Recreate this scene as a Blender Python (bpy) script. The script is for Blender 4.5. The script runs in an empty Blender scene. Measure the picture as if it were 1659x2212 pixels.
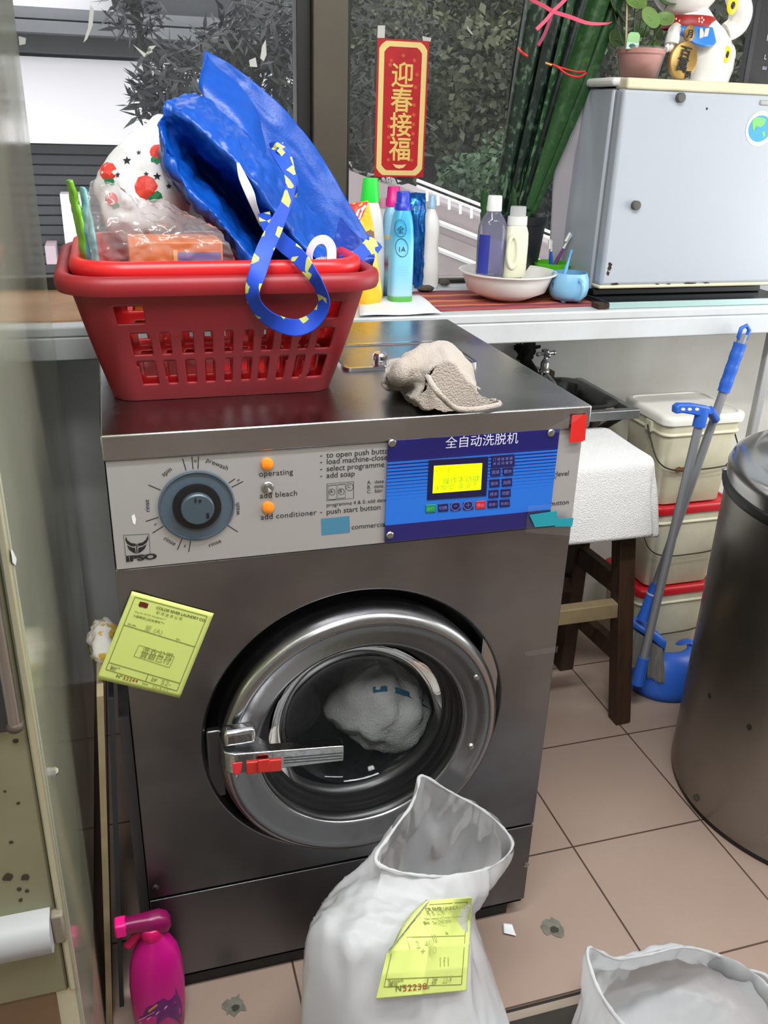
import bpy, bmesh, math, random
from mathutils import Vector, Matrix, noise
from mathutils.bvhtree import BVHTree

SC = bpy.context.scene
COL = SC.collection
PI = math.pi
V = Vector

# ------------------------------------------------------------------ camera
CAM = V((0.0334, -1.2303, 1.5401)); PITCH, YAW, ROLL, FPX = 0.4166, 0.2998, -0.033, 1921.84
cp, sp, cy, sy = math.cos(PITCH), math.sin(PITCH), math.cos(YAW), math.sin(YAW)
FWD = V((sy*cp, cy*cp, -sp)); _r = V((cy, -sy, 0)); _d = FWD.cross(_r)
RIGHT = _r*math.cos(ROLL) + _d*math.sin(ROLL); DOWN = _d*math.cos(ROLL) - _r*math.sin(ROLL)
cd = bpy.data.cameras.new('camera'); cam = bpy.data.objects.new('camera', cd); COL.objects.link(cam)
cam.matrix_world = Matrix(((RIGHT.x, -DOWN.x, -FWD.x, CAM.x), (RIGHT.y, -DOWN.y, -FWD.y, CAM.y), (RIGHT.z, -DOWN.z, -FWD.z, CAM.z), (0, 0, 0, 1)))
cd.sensor_fit = 'HORIZONTAL'; cd.sensor_width = 36.0; cd.lens = 36.0*FPX/1659.0; cd.clip_start = 0.02; cd.clip_end = 200
SC.camera = cam

# ------------------------------------------------------------------ view, world, room lamps' area lights, added side fill
SC.view_settings.view_transform = 'Standard'; SC.view_settings.look = 'None'
SC.view_settings.exposure = 0.0; SC.view_settings.gamma = 1.0; SC.view_settings.use_curve_mapping = False
W = bpy.data.worlds.new('overcast_sky'); SC.world = W; W.use_nodes = True
bg = W.node_tree.nodes['Background']; bg.inputs[0].default_value = (0.93, 0.95, 1.0, 1); bg.inputs[1].default_value = 2.2
def area(name, loc, sx, sy_, power, col=(0.98, 0.99, 1.0), rot=(0, 0, 0)):
    l = bpy.data.lights.new(name, 'AREA'); l.shape = 'RECTANGLE'; l.size = sx; l.size_y = sy_; l.energy = power; l.color = col
    o = bpy.data.objects.new(name, l); COL.objects.link(o); o.location = loc; o.rotation_euler = rot
    return o
area('ceiling_tube_light', (0.5, -0.6, 2.60), 1.6, 0.14, 44)
area('ceiling_tube_light', (-0.04, -1.5, 2.60), 0.30, 0.62, 26)
area('ceiling_tube_light', (2.0, -1.1, 2.60), 1.25, 0.14, 24)
area('side_fill_light', (2.66, 0.05, 1.35), 0.9, 0.9, 18, (0.98, 0.99, 1.0), (0, PI/2, 0))  # added fill from the unseen side, brightens the wall under the ledge
SC.cycles.use_denoising = True
SC.cycles.max_bounces = 10; SC.cycles.transparent_max_bounces = 24
SC.cycles.caustics_reflective = False; SC.cycles.caustics_refractive = False
SC.cycles.sample_clamp_indirect = 4.0

# ------------------------------------------------------------------ pixel -> place on a known plane
def ray(px, py):
    return (RIGHT*((px-829.5)/FPX) + DOWN*((py-1106)/FPX) + FWD)
def at(px, py, y):
    d = ray(px, py); return CAM + d*((y-CAM.y)/d.y)
def atz(px, py, z):
    d = ray(px, py); return CAM + d*((z-CAM.z)/d.z)
def atx(px, py, x):
    d = ray(px, py); return CAM + d*((x-CAM.x)/d.x)
def sc(px, py, y):
    return (at(px+1, py, y)-at(px, py, y)).length

# ------------------------------------------------------------------ materials
def lin(c):
    r = []
    for k in c[:3]:
        k = k/255.0; r.append(k/12.92 if k <= 0.04045 else ((k+0.055)/1.055)**2.4)
    return (r[0], r[1], r[2], 1.0)
_mc = {}
def M(name, col, rough=0.5, metal=0.0, spec=0.5, var=None, bump=None, alpha=None, trans=0.0, emit=None, coat=0.0, sheen=0.0, sss=0.0, stretch=None, col2=None, ramp=None):
    """var=(scale, amount 0..1) mixes towards col2 (or a darker tone) by noise; bump=(scale, strength)"""
    if name in _mc: return _mc[name]
    m = bpy.data.materials.new(name); m.use_nodes = True; nt = m.node_tree; N = nt.nodes; L = nt.links
    b = N['Principled BSDF']; c = lin(col)
    b.inputs['Base Color'].default_value = c; b.inputs['Roughness'].default_value = rough; b.inputs['Metallic'].default_value = metal
    b.inputs['Specular IOR Level'].default_value = spec; b.inputs['Transmission Weight'].default_value = trans
    b.inputs['Coat Weight'].default_value = coat; b.inputs['Coat Roughness'].default_value = 0.08; b.inputs['Sheen Weight'].default_value = sheen
    if sss: b.inputs['Subsurface Weight'].default_value = sss; b.inputs['Subsurface Scale'].default_value = 0.01
    if emit: b.inputs['Emission Color'].default_value = c; b.inputs['Emission Strength'].default_value = emit
    if alpha is not None: b.inputs['Alpha'].default_value = alpha
    co = None
    def coord():
        nonlocal co
        if co is None:
            t = N.new('ShaderNodeTexCoord'); mp = N.new('ShaderNodeMapping'); L.new(t.outputs['Object'], mp.inputs[0])
            if stretch: mp.inputs['Scale'].default_value = stretch
            co = mp.outputs[0]
        return co
    if var:
        n = N.new('ShaderNodeTexNoise'); n.inputs['Scale'].default_value = var[0]; n.inputs['Detail'].default_value = 6; n.inputs['Roughness'].default_value = 0.6
        L.new(coord(), n.inputs['Vector'])
        r = N.new('ShaderNodeValToRGB'); lo, hi = ramp or (0.35, 0.65)
        r.color_ramp.elements[0].position = lo; r.color_ramp.elements[1].position = hi
        c2 = lin(col2) if col2 else tuple(k*(1-var[1]) for k in c[:3])+(1,)
        r.color_ramp.elements[0].color = c; r.color_ramp.elements[1].color = c2
        L.new(n.outputs[0], r.inputs[0]); L.new(r.outputs[0], b.inputs['Base Color'])
    if bump:
        n = N.new('ShaderNodeTexNoise'); n.inputs['Scale'].default_value = bump[0]; n.inputs['Detail'].default_value = 4
        L.new(coord(), n.inputs['Vector'])
        bp = N.new('ShaderNodeBump'); bp.inputs['Strength'].default_value = bump[1]; bp.inputs['Distance'].default_value = 0.004
        L.new(n.outputs[0], bp.inputs['Height']); L.new(bp.outputs[0], b.inputs['Normal'])
    _mc[name] = m; return m

def steel(name, col=(170, 170, 170), rough=0.3, stretch=(1.5, 60, 60), smudge=0.12, bstr=0.06, stain=None):
    if name in _mc: return _mc[name]
    m = bpy.data.materials.new(name); m.use_nodes = True; nt = m.node_tree; N = nt.nodes; L = nt.links
    b = N['Principled BSDF']; b.inputs['Metallic'].default_value = 1.0; b.inputs['Base Color'].default_value = lin(col)
    t = N.new('ShaderNodeTexCoord'); mp = N.new('ShaderNodeMapping'); L.new(t.outputs['Object'], mp.inputs[0]); mp.inputs['Scale'].default_value = stretch
    n = N.new('ShaderNodeTexNoise'); n.inputs['Scale'].default_value = 14; n.inputs['Detail'].default_value = 5; L.new(mp.outputs[0], n.inputs['Vector'])
    bp = N.new('ShaderNodeBump'); bp.inputs['Strength'].default_value = bstr; bp.inputs['Distance'].default_value = 0.002
    L.new(n.outputs[0], bp.inputs['Height']); L.new(bp.outputs[0], b.inputs['Normal'])
    n2 = N.new('ShaderNodeTexNoise'); n2.inputs['Scale'].default_value = 5; n2.inputs['Detail'].default_value = 7; L.new(t.outputs['Object'], n2.inputs['Vector'])
    mr = N.new('ShaderNodeMapRange'); mr.inputs[1].default_value = 0.3; mr.inputs[2].default_value = 0.7
    mr.inputs[3].default_value = max(0.02, rough-smudge); mr.inputs[4].default_value = rough+smudge
    L.new(n2.outputs[0], mr.inputs[0]); L.new(mr.outputs[0], b.inputs['Roughness'])
    if stain:
        n3 = N.new('ShaderNodeTexNoise'); n3.inputs['Scale'].default_value = stain[0]; n3.inputs['Detail'].default_value = 8; L.new(t.outputs['Object'], n3.inputs['Vector'])
        r = N.new('ShaderNodeValToRGB'); r.color_ramp.elements[0].position = stain[2]; r.color_ramp.elements[1].position = stain[3]
        r.color_ramp.elements[0].color = lin(col); r.color_ramp.elements[1].color = lin(stain[1]); L.new(n3.outputs[0], r.inputs[0]); L.new(r.outputs[0], b.inputs['Base Color'])
    _mc[name] = m; return m

def film(name, col=(235, 240, 245), opac=0.25, rough=0.12, transl=False, gl=0.35):
    """thin plastic: part of the light passes straight through"""
    if name in _mc: return _mc[name]
    m = bpy.data.materials.new(name); m.use_nodes = True; nt = m.node_tree; N = nt.nodes; L = nt.links; N.clear()
    o = N.new('ShaderNodeOutputMaterial'); tr = N.new('ShaderNodeBsdfTransparent'); di = N.new('ShaderNodeBsdfDiffuse'); di.inputs[0].default_value = lin(col)
    tl = N.new('ShaderNodeBsdfTranslucent'); tl.inputs[0].default_value = lin(col)
    gs = N.new('ShaderNodeBsdfGlossy'); gs.inputs['Roughness'].default_value = rough; gs.inputs[0].default_value = (1, 1, 1, 1)
    a = N.new('ShaderNodeMixShader'); a.inputs[0].default_value = 0.5; L.new(di.outputs[0], a.inputs[1]); L.new(tl.outputs[0], a.inputs[2])
    b = N.new('ShaderNodeMixShader'); b.inputs[0].default_value = opac; L.new(tr.outputs[0], b.inputs[1]); L.new(a.outputs[0], b.inputs[2])
    fr = N.new('ShaderNodeLayerWeight'); fr.inputs[0].default_value = gl
    c = N.new('ShaderNodeMixShader'); L.new(fr.outputs['Fresnel'], c.inputs[0]); L.new(b.outputs[0], c.inputs[1]); L.new(gs.outputs[0], c.inputs[2])
    L.new(c.outputs[0], o.inputs[0]); _mc[name] = m; return m

# ------------------------------------------------------------------ geometry
def cat(P, n, closed=False):
    """Catmull-Rom through points P, n samples in all"""
    k = len(P); out = []
    for i in range(n):
        t = i/n*k if closed else i/(n-1)*(k-1)
        a = int(math.floor(t)); 
        if not closed and a >= k-1: a = k-2
        f = t-a
        g = (lambda j: P[j % k]) if closed else (lambda j: P[min(max(j, 0), k-1)])
        p0, p1, p2, p3 = g(a-1), g(a), g(a+1), g(a+2)
        out.append(0.5*((2*p1)+(p2-p0)*f+(2*p0-5*p1+4*p2-p3)*f*f+(3*p1-p0-3*p2+p3)*f*f*f))
    return out
def rrect(w, d, r, n=6, c=(0, 0)):
    """rounded rectangle half sizes w, d; list of (x, y), counter-clockwise from the front edge's left end"""
    pts = []; r = min(r, w*0.999, d*0.999)
    for cx, cy_, a0 in ((w-r, -d+r, -PI/2), (w-r, d-r, 0), (-w+r, d-r, PI/2), (-w+r, -d+r, PI)):
        for i in range(n+1):
            a = a0+PI/2*i/n; pts.append((c[0]+cx+r*math.cos(a), c[1]+cy_+r*math.sin(a)))
    return pts
def circ(r, n=24, c=(0, 0), ry=None):
    return [(c[0]+r*math.cos(2*PI*i/n), c[1]+(ry or r)*math.sin(2*PI*i/n)) for i in range(n)]

class G:
    def __init__(s, T=None): s.bm = bmesh.new(); s.mi = 0; s.T = T or Matrix()
    def v(s, p): return s.bm.verts.new(s.T @ V(p))
    def f(s, vs):
        try: fc = s.bm.faces.new(vs)
        except ValueError: return None
        fc.material_index = s.mi; return fc
    def grid(s, P, cu=False, cv=False, skip=None):
        """rows P[j][i]; cu closes i, cv closes j; skip(i, j) leaves a face out"""
        R = [[s.v(p) for p in row] for row in P]; nj, ni = len(R), len(R[0])
        for j in range(nj if cv else nj-1):
            for i in range(ni if cu else ni-1):
                if skip and skip(i, j): continue
                s.f((R[j][i], R[j][(i+1) % ni], R[(j+1) % nj][(i+1) % ni], R[(j+1) % nj][i]))
        return R
    def loft(s, rings, cap0=True, cap1=True):
        R = s.grid(rings, cu=True)
        if cap0: s.f(R[0][::-1])
        if cap1: s.f(R[-1])
        return s
    def box(s, x0, x1, y0, y1, z0, z1):
        q = [s.v((x, y, z)) for z in (z0, z1) for x, y in ((x0, y0), (x1, y0), (x1, y1), (x0, y1))]
        for a in ((3, 2, 1, 0), (4, 5, 6, 7), (0, 1, 5, 4), (1, 2, 6, 5), (2, 3, 7, 6), (3, 0, 4, 7)): s.f([q[k] for k in a])
        return s
    def lathe(s, prof, c=(0, 0, 0), seg=32, axis='z', cap0=True, cap1=True, sy_=1.0):
        c = V(c); rings = []
        for r, h in prof:
            ring = []
            for i in range(seg):
                a = 2*PI*i/seg; u, w = r*math.cos(a), r*math.sin(a)*sy_
                ring.append(c+(V((u, w, h)) if axis == 'z' else V((u, h, w)) if axis == 'y' else V((h, u, w))))
            rings.append(ring)
        s.loft(rings, cap0 and prof[0][0] > 1e-6, cap1 and prof[-1][0] > 1e-6); return s
    def tube(s, pts, r, seg=8, cap=True, closed=False, flat=1.0):
        pts = [V(p) for p in pts]; n = len(pts); rs = r if isinstance(r, (list, tuple)) else [r]*n
        t0 = (pts[1]-pts[0]).normalized(); up = V((0, 0, 1)) if abs(t0.z) < 0.9 else V((1, 0, 0))
        a = t0.cross(up).normalized(); rings = []
        for i, p in enumerate(pts):
            if closed: t = pts[(i+1) % n]-pts[i-1]
            else: t = pts[min(i+1, n-1)]-pts[max(i-1, 0)]
            t.normalize(); a = (a-t*a.dot(t)).normalized(); b = t.cross(a)
            rings.append([p+(a*math.cos(2*PI*k/seg)+b*math.sin(2*PI*k/seg)*flat)*rs[i] for k in range(seg)])
        if closed: s.grid(rings, cu=True, cv=True)
        else: s.loft(rings, cap, cap)
        return s
    def ribbon(s, pts, across):
        """flat strip along pts; across = half-width vector, or one for each point"""
        ac = across if isinstance(across, list) else [across]*len(pts)
        s.grid([[V(p)+V(a)*k for p, a in zip(pts, ac)] for k in (-1, -.88, 0, .88, 1)]); return s
    def prism(s, poly, ext):
        ext = V(ext); a = [s.v(p) for p in poly]; b = [s.v(V(p)+ext) for p in poly]; n = len(a)
        s.f(a[::-1]); s.f(b)
        for i in range(n): s.f((a[i], a[(i+1) % n], b[(i+1) % n], b[i]))
        return s
    def poly(s, pts): s.f([s.v(p) for p in pts]); return s
    def ball(s, c, r, seg=16, rot=None):
        r = V(r) if not isinstance(r, (int, float)) else V((r, r, r)); c = V(c); rings = []
        h = seg//2
        for j in range(1, h):
            th = PI*j/h; ring = []
            for i in range(seg):
                a = 2*PI*i/seg; p = V((r.x*math.sin(th)*math.cos(a), r.y*math.sin(th)*math.sin(a), -r.z*math.cos(th)))
                ring.append(c+(rot @ p if rot else p))
            rings.append(ring)
        R = s.grid(rings, cu=True)
        for end, row in ((-1, R[0]), (1, R[-1])):
            p = V((0, 0, end*r.z)); t = s.v(c+(rot @ p if rot else p))
            for i in range(seg):
                s.f((row[(i+1) % seg], row[i], t) if end < 0 else (row[i], row[(i+1) % seg], t))
        return s
    def sheet(s, ctrl, nu, nv, cu=False):
        rows = [cat([V(p) for p in r], nu, cu) for r in ctrl]
        cols = [cat([rows[j][i] for j in range(len(rows))], nv) for i in range(nu)]
        return s.grid([[cols[i][j] for i in range(nu)] for j in range(nv)], cu=cu)
    def wrinkle(s, amp, scale, seed=0, ridged=False, aniso=(1, 1, 1), mask=None):
        s.bm.normal_update(); o = V((seed*7.3, seed*3.1, seed*5.7)); mv = []
        for v in s.bm.verts:
            q = V((v.co.x*aniso[0], v.co.y*aniso[1], v.co.z*aniso[2]))*scale+o
            n = noise.noise(q)+0.5*noise.noise(q*2.1+o)
            if ridged: n = 0.5-abs(n)*1.6
            mv.append(v.normal*(n*amp*(mask(v.co) if mask else 1.0)))
        for v, d in zip(s.bm.verts, mv): v.co += d
        return s
    def bvh(s): s.bm.normal_update(); return BVHTree.FromBMesh(s.bm)
    def fix(s): bmesh.ops.recalc_face_normals(s.bm, faces=s.bm.faces[:]); return s

WL = {}
def thing(name, label, catg, loc, group=None):
    o = bpy.data.objects.new(name, None); COL.objects.link(o); o.empty_display_size = 0.05; o.location = loc; WL[o] = V(loc)
    o['label'] = label; o['category'] = catg
    if group: o['group'] = group
    return o
def part(name, g, mats, parent=None, ang=35, bevel=0, seg=2, solid=0, sub=0, label=None, fix=True, stuff=False, off=0.0):
    if fix: g.fix()
    me = bpy.data.meshes.new(name); bb = [v.co for v in g.bm.verts]
    x0, x1 = min(p.x for p in bb), max(p.x for p in bb); y0, y1 = min(p.y for p in bb), max(p.y for p in bb); z0 = min(p.z for p in bb)
    org = V(((x0+x1)/2, (y0+y1)/2, z0))
    bmesh.ops.translate(g.bm, verts=g.bm.verts[:], vec=-org)
    g.bm.to_mesh(me); g.bm.free()
    for m in (mats if isinstance(mats, (list, tuple)) else [mats]): me.materials.append(m)
    if ang:
        me.shade_smooth()
        me.set_sharp_from_angle(angle=math.radians(ang))
    o = bpy.data.objects.new(name, me); COL.objects.link(o); WL[o] = org
    if parent: o.parent = parent; o.location = org-WL[parent]
    else: o.location = org
    if bevel:
        b = o.modifiers.new('bevel', 'BEVEL'); b.width = bevel; b.segments = seg; b.limit_method = 'ANGLE'; b.angle_limit = math.radians(40)
    if solid:
        b = o.modifiers.new('thickness', 'SOLIDIFY'); b.thickness = solid; b.offset = off
    if sub:
        b = o.modifiers.new('smooth', 'SUBSURF'); b.levels = sub; b.render_levels = sub
    if label: o['label'] = label
    if stuff: o['kind'] = 'stuff'
    return o
def solo(name, g, mats, label, catg, group=None, **k):
    o = part(name, g, mats, None, **k); o['label'] = label; o['category'] = catg
    if group: o['group'] = group
    return o
def struct(name, g, mats, parent=None, **k):
    o = part(name, g, mats, parent, **k)
    if not parent: o['kind'] = 'structure'
    return o
FRONT = Matrix.Rotation(PI/2, 4, 'X')
_texts = []
def text(s, pos, size, mat, parent, name='lettering', rot=FRONT, align='LEFT', extrude=0.0, bold=0.0, space=1.0, line=1.0, roll=0.0, shear=0.0, xs=1.0, fat=0.0):
    """one mesh of lettering, a child of parent (made from a font curve at the end of the script)"""
    c = bpy.data.curves.new(name, 'FONT'); c.body = s; c.size = size; c.align_x = align; c.extrude = extrude; c.offset = bold
    c.space_character = space; c.space_line = line; c.resolution_u = 3; c.shear = shear; c.bevel_depth = fat; c.bevel_resolution = 1
    o = bpy.data.objects.new('font_curve', c); COL.objects.link(o)
    mw = Matrix.Translation(V(pos)) @ rot.to_4x4() @ Matrix.Rotation(roll, 4, 'Z') @ Matrix.Diagonal((xs, 1, 1, 1))
    _texts.append((o, name, mat, parent, mw))
def finish_texts():
    dg = bpy.context.evaluated_depsgraph_get()
    for o, name, mat, parent, mw in _texts:
        me = bpy.data.meshes.new_from_object(o.evaluated_get(dg)); me.name = name
        me.materials.clear(); me.materials.append(mat)
        q = [v.co for v in me.vertices]
        if not q: continue
        org = V((sum(v.x for v in q)/len(q), sum(v.y for v in q)/len(q), 0))
        me.transform(Matrix.Translation(-org)); m2 = mw @ Matrix.Translation(org)
        n = bpy.data.objects.new(name, me); COL.objects.link(n); n.parent = parent
        n.matrix_local = Matrix.Translation(-WL[parent]) @ m2
    for o, *_ in _texts:
        c = o.data; bpy.data.objects.remove(o); bpy.data.curves.remove(c)
def decal(bvh, pts, eps=0.0008, d=None, g=None):
    """lay a flat outline (3-D points in front of a surface) onto that surface"""
    out = []
    for p in pts:
        p = V(p); dd = (d or (p-CAM)).normalized(); h = bvh.ray_cast(p-dd*0.5, dd)
        if h[0] is None: h = bvh.find_nearest(p)
        n = h[1] if h[1].dot(dd) < 0 else -h[1]
        out.append(h[0]+n*eps)
    return out
def lay(g, bvh, pts, eps=0.0008, n=4):
    """fill a flat outline with rings of points, all laid on the surface"""
    P = [V(p) for p in pts]; c = sum(P, V())/len(P)
    g.grid([decal(bvh, [c.lerp(p, max(.02, j/n)) for p in P], eps) for j in range(n+1)], cu=True)
def decal_grid(g, bvh, P, eps=0.0008, d=None):
    g.grid([decal(bvh, r, eps, d) for r in P])
def ell(px, py, rx, ry, y, n=20, rot=0):
    return [at(px+rx*math.cos(2*PI*i/n)*math.cos(rot)-ry*math.sin(2*PI*i/n)*math.sin(rot), py+rx*math.cos(2*PI*i/n)*math.sin(rot)+ry*math.sin(2*PI*i/n)*math.cos(rot), y) for i in range(n)]
def fan(g, ring):
    c = sum(ring, V())/len(ring); cv = g.v(c); R = [g.v(p) for p in ring]
    for i in range(len(R)): g.f((R[i], R[(i+1) % len(R)], cv))
rnd = random.Random(7)

# shared materials
m_black = M('black_plastic', (14, 14, 16), 0.45)
m_ink = M('black_ink', (22, 22, 24), 0.6)
m_white = M('white_plastic', (232, 232, 228), 0.35)
m_chrome = M('chrome', (225, 225, 228), 0.12, 1.0, bump=(180, 0.05))
m_bolt = M('zinc_bolt', (165, 165, 160), 0.3, 1.0)
m_rust = M('rust', (62, 44, 30), 0.9, var=(60, 0.6), bump=(90, 0.6))
# ================================================================== the setting
m_wall = M('white_wall_paint', (242, 243, 240), 0.6, var=(3.0, 0.10), bump=(14, 0.12), col2=(226, 226, 218))
m_sill = M('white_gloss_paint', (212, 217, 220), 0.35, var=(5, 0.1), bump=(18, 0.15), col2=(200, 204, 204))
m_dim = M('dull_grey_wall', (186, 186, 180), 0.7, var=(2, 0.2))
m_ceil = M('ceiling_paint', (236, 236, 232), 0.8)
# floor tiles laid in a 0.345 grid
def tile_material():
    m = bpy.data.materials.new('pink_beige_floor_tile'); m.use_nodes = True; nt = m.node_tree; N = nt.nodes; L = nt.links; b = N['Principled BSDF']
    g = N.new('ShaderNodeNewGeometry'); s = N.new('ShaderNodeSeparateXYZ'); L.new(g.outputs['Position'], s.inputs[0])
    def mth(op, a, v=None, w=None):
        n = N.new('ShaderNodeMath'); n.operation = op
        for k, q in enumerate((a, v, w)):
            if q is None: continue
            if isinstance(q, (int, float)): n.inputs[k].default_value = q
            else: L.new(q, n.inputs[k])
        return n.outputs[0]
    ds = []
    for o, x0, st in ((s.outputs[0], 0.9477, 0.345), (s.outputs[1], 0.1487, 0.3415)):
        t = mth('FRACT', mth('DIVIDE', mth('SUBTRACT', o, x0-20*st), st)); d = mth('MULTIPLY', mth('MINIMUM', t, mth('SUBTRACT', 1.0, t)), st); ds.append(d)
    dist = mth('MINIMUM', ds[0], ds[1]); gr = mth('LESS_THAN', dist, 0.0022)
    n1 = N.new('ShaderNodeTexNoise'); n1.inputs['Scale'].default_value = 2.2; n1.inputs['Detail'].default_value = 6; L.new(g.outputs['Position'], n1.inputs['Vector'])
    n2 = N.new('ShaderNodeTexNoise'); n2.inputs['Scale'].default_value = 260; n2.inputs['Detail'].default_value = 2; L.new(g.outputs['Position'], n2.inputs['Vector'])
    r = N.new('ShaderNodeValToRGB'); r.color_ramp.elements[0].position = 0.3; r.color_ramp.elements[1].position = 0.75
    r.color_ramp.elements[0].color = lin((170, 150, 136)); r.color_ramp.elements[1].color = lin((148, 127, 114)); L.new(n1.outputs[0], r.inputs[0])
    mx = N.new('ShaderNodeMix'); mx.data_type = 'RGBA'; L.new(n2.outputs[0], mx.inputs[0]); L.new(r.outputs[0], mx.inputs[6]); mx.inputs[7].default_value = lin((156, 135, 122))
    m2 = N.new('ShaderNodeMix'); m2.data_type = 'RGBA'; L.new(gr, m2.inputs[0]); L.new(mx.outputs[2], m2.inputs[6]); m2.inputs[7].default_value = lin((74, 58, 50))
    L.new(m2.outputs[2], b.inputs['Base Color']); b.inputs['Roughness'].default_value = 0.42
    bp = N.new('ShaderNodeBump'); bp.inputs['Strength'].default_value = 0.35; bp.inputs['Distance'].default_value = 0.002; bp.invert = True
    L.new(gr, bp.inputs['Height']); L.new(bp.outputs[0], b.inputs['Normal'])
    return m
YW = 1.10           # face of the window wall
SILL = 1.124        # height of the window ledge
STEP = -0.158       # front edge of the strip of floor kept clear before the machine
LOW = 0.005         # top of the dark mat
XL, XR, YB, ZC = -1.3, 2.7, -3.6, 2.72
struct('floor', G().box(XL, XR, YB, YW+0.1, -0.2, 0), tile_material(), ang=0)
mat_ = thing('floor_mat', 'dark rubber floor mat with a pale edging strip along the tile joint', 'mat', (.40, -.6, 0))
part('mat_sheet', G().box(-.05, 1.02, -1.15, -.222, 0.0003, 0.0045), M('dark_rubber_mat', (50, 44, 38), .6, var=(20, .25)), mat_, bevel=.0015)
part('edging_strip', G().box(-.05, 1.02, -.222, -.205, 0.0003, 0.006), M('pale_edging', (150, 136, 122), .5), mat_, bevel=.0015)
part('joint_gap', G().box(-.05, 1.02, -.205, -.196, 0.0002, 0.0008), M('dark_joint', (40, 32, 26), .9), mat_, ang=0)
struct('wall_back', G().box(XL, XR, YW, YW+0.12, -0.2, SILL-0.03), m_wall, ang=0)
struct('wall_left', G().box(XL-0.1, XL, YB, YW+0.12, -0.25, ZC), m_dim, ang=0)
struct('wall_right', G().box(XR, XR+0.1, YB, YW+0.12, -0.25, ZC), m_wall, ang=0)
struct('wall_front', G().box(XL, XR, YB-0.1, YB, -0.25, ZC), M('dark_shop_wall', (170, 168, 164), 0.6), ang=0)
struct('ceiling', G().box(XL-0.1, XR+0.1, YB-0.1, YW+0.2, ZC, ZC+0.1), m_ceil, ang=0)
struct('wall_upper', G().box(XL, XR, YW, YW+0.12, 2.35, ZC), m_dim, ang=0)
# deep white window ledge with its front board
g = G().box(XL, XR, 0.72, YW+0.12, SILL-0.022, SILL); g.box(XL, XR, 0.72, 0.75, 1.052, SILL-0.022)
struct('trim_1', g, m_sill, bevel=0.004)
# moulding under the ledge, on the wall
g = G(); g.box(0.8, 1.72, YW-0.03, YW, 0.962, 1.0); struct('trim_4', g, m_sill, bevel=0.012, seg=4)
# peeling paint and mould on the wall behind the tap
def blob(g, c, r, seed, n=22, y=None):
    rr = random.Random(seed); pts = []
    for i in range(n):
        a = 2*PI*i/n; k = r*(0.55+0.7*rr.random()); pts.append(V((c[0]+k*math.cos(a), y, c[1]+k*math.sin(a)*1.1)))
    fan(g, pts)
wb = bpy.data.objects['wall_back']
g = G()
for k, (px, py, r) in enumerate(((1135, 760, .030), (1128, 790, .020), (1150, 752, .022), (1120, 750, .014), (1133, 812, .014), (1140, 775, 0.018))):
    p = at(px, py, YW-0.001-0.0003*k); blob(g, (p.x, p.z), r, k, y=YW-0.001-0.0003*k)
part('mould_stain', g, M('black_mould', (30, 28, 24), 0.9, var=(40, .5)), wb, ang=0)
# window: two panes in dark aluminium frames, white jamb at the far end
m_frame = M('bronze_aluminium', (98, 92, 82), 0.4, 0.6, var=(3, .2))
m_frame2 = M('dark_aluminium', (52, 52, 50), 0.4, 0.5)
def pane_mat():
    m = film('dusty_window_glass', (200, 205, 205), 0.035, 0.02, gl=0.12); return m
YG = YW+0.05
xm0, xm1 = at(668, 200, YG).x, at(742, 200, YG).x
for n, (a, b) in enumerate(((XL, xm0-0.035), (xm1+0.012, XR))):
    w = struct('window_%d' % (n+1), G().box(a, b, YG-0.002, YG+0.002, SILL+0.02, 2.35), pane_mat(), ang=0)
    f = G()
    if n == 0: f.box(b, b+0.035, YG-0.02, YG+0.03, SILL+0.02, 2.35); f.box(a, b, YG-0.015, YG+0.015, SILL, SILL+0.035)
    else: f.box(a-0.012, a, YG-0.02, YG+0.03, SILL+0.02, 2.35); f.box(a, b, YG-0.012, YG+0.012, SILL, SILL+0.012)
    part('window_frame', f, m_frame2, w, bevel=0.002)
struct('trim_5', G().box(xm0, xm1, YG-0.045, YG+0.045, SILL, 2.35), m_frame, bevel=0.003)
# bits of torn tape left on the glass
m_scrap = M('old_tape', (205, 205, 200), 0.5); w1 = bpy.data.objects['window_1']; w2 = bpy.data.objects['window_2']
for poly, w in ([(195, 10), (203, 20), (200, 55), (188, 85), (180, 92), (190, 60)], w1), ([(287, 96), (312, 124), (338, 98), (322, 100), (330, 112), (318, 118)], w1), \
        ([(40, 78), (56, 82), (55, 95), (42, 98)], w1), ([(538, 130), (552, 124), (556, 145), (540, 144)], w1), ([(566, 100), (574, 85), (576, 118), (570, 132), (562, 126)], w1), \
        ([(1008, 54), (1013, 62), (1023, 75), (1018, 74), (1010, 64)], w2), ([(816, 55), (832, 55), (831, 82), (815, 82)], w2), ([(912, 78), (932, 82), (930, 90), (914, 90)], w2):
    g = G(); g.poly([at(x, y, YG-0.003) for x, y in poly]); part('tape_scrap', g, m_scrap, w, ang=0)
struct('window_3', G().box(XR-.012, XR-.004, -0.42, 0.52, .88, 1.82), M('side_fill_glow', (250, 250, 246), .5, emit=.6), ang=0)  # added glowing panel out of view, goes with the side fill
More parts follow.
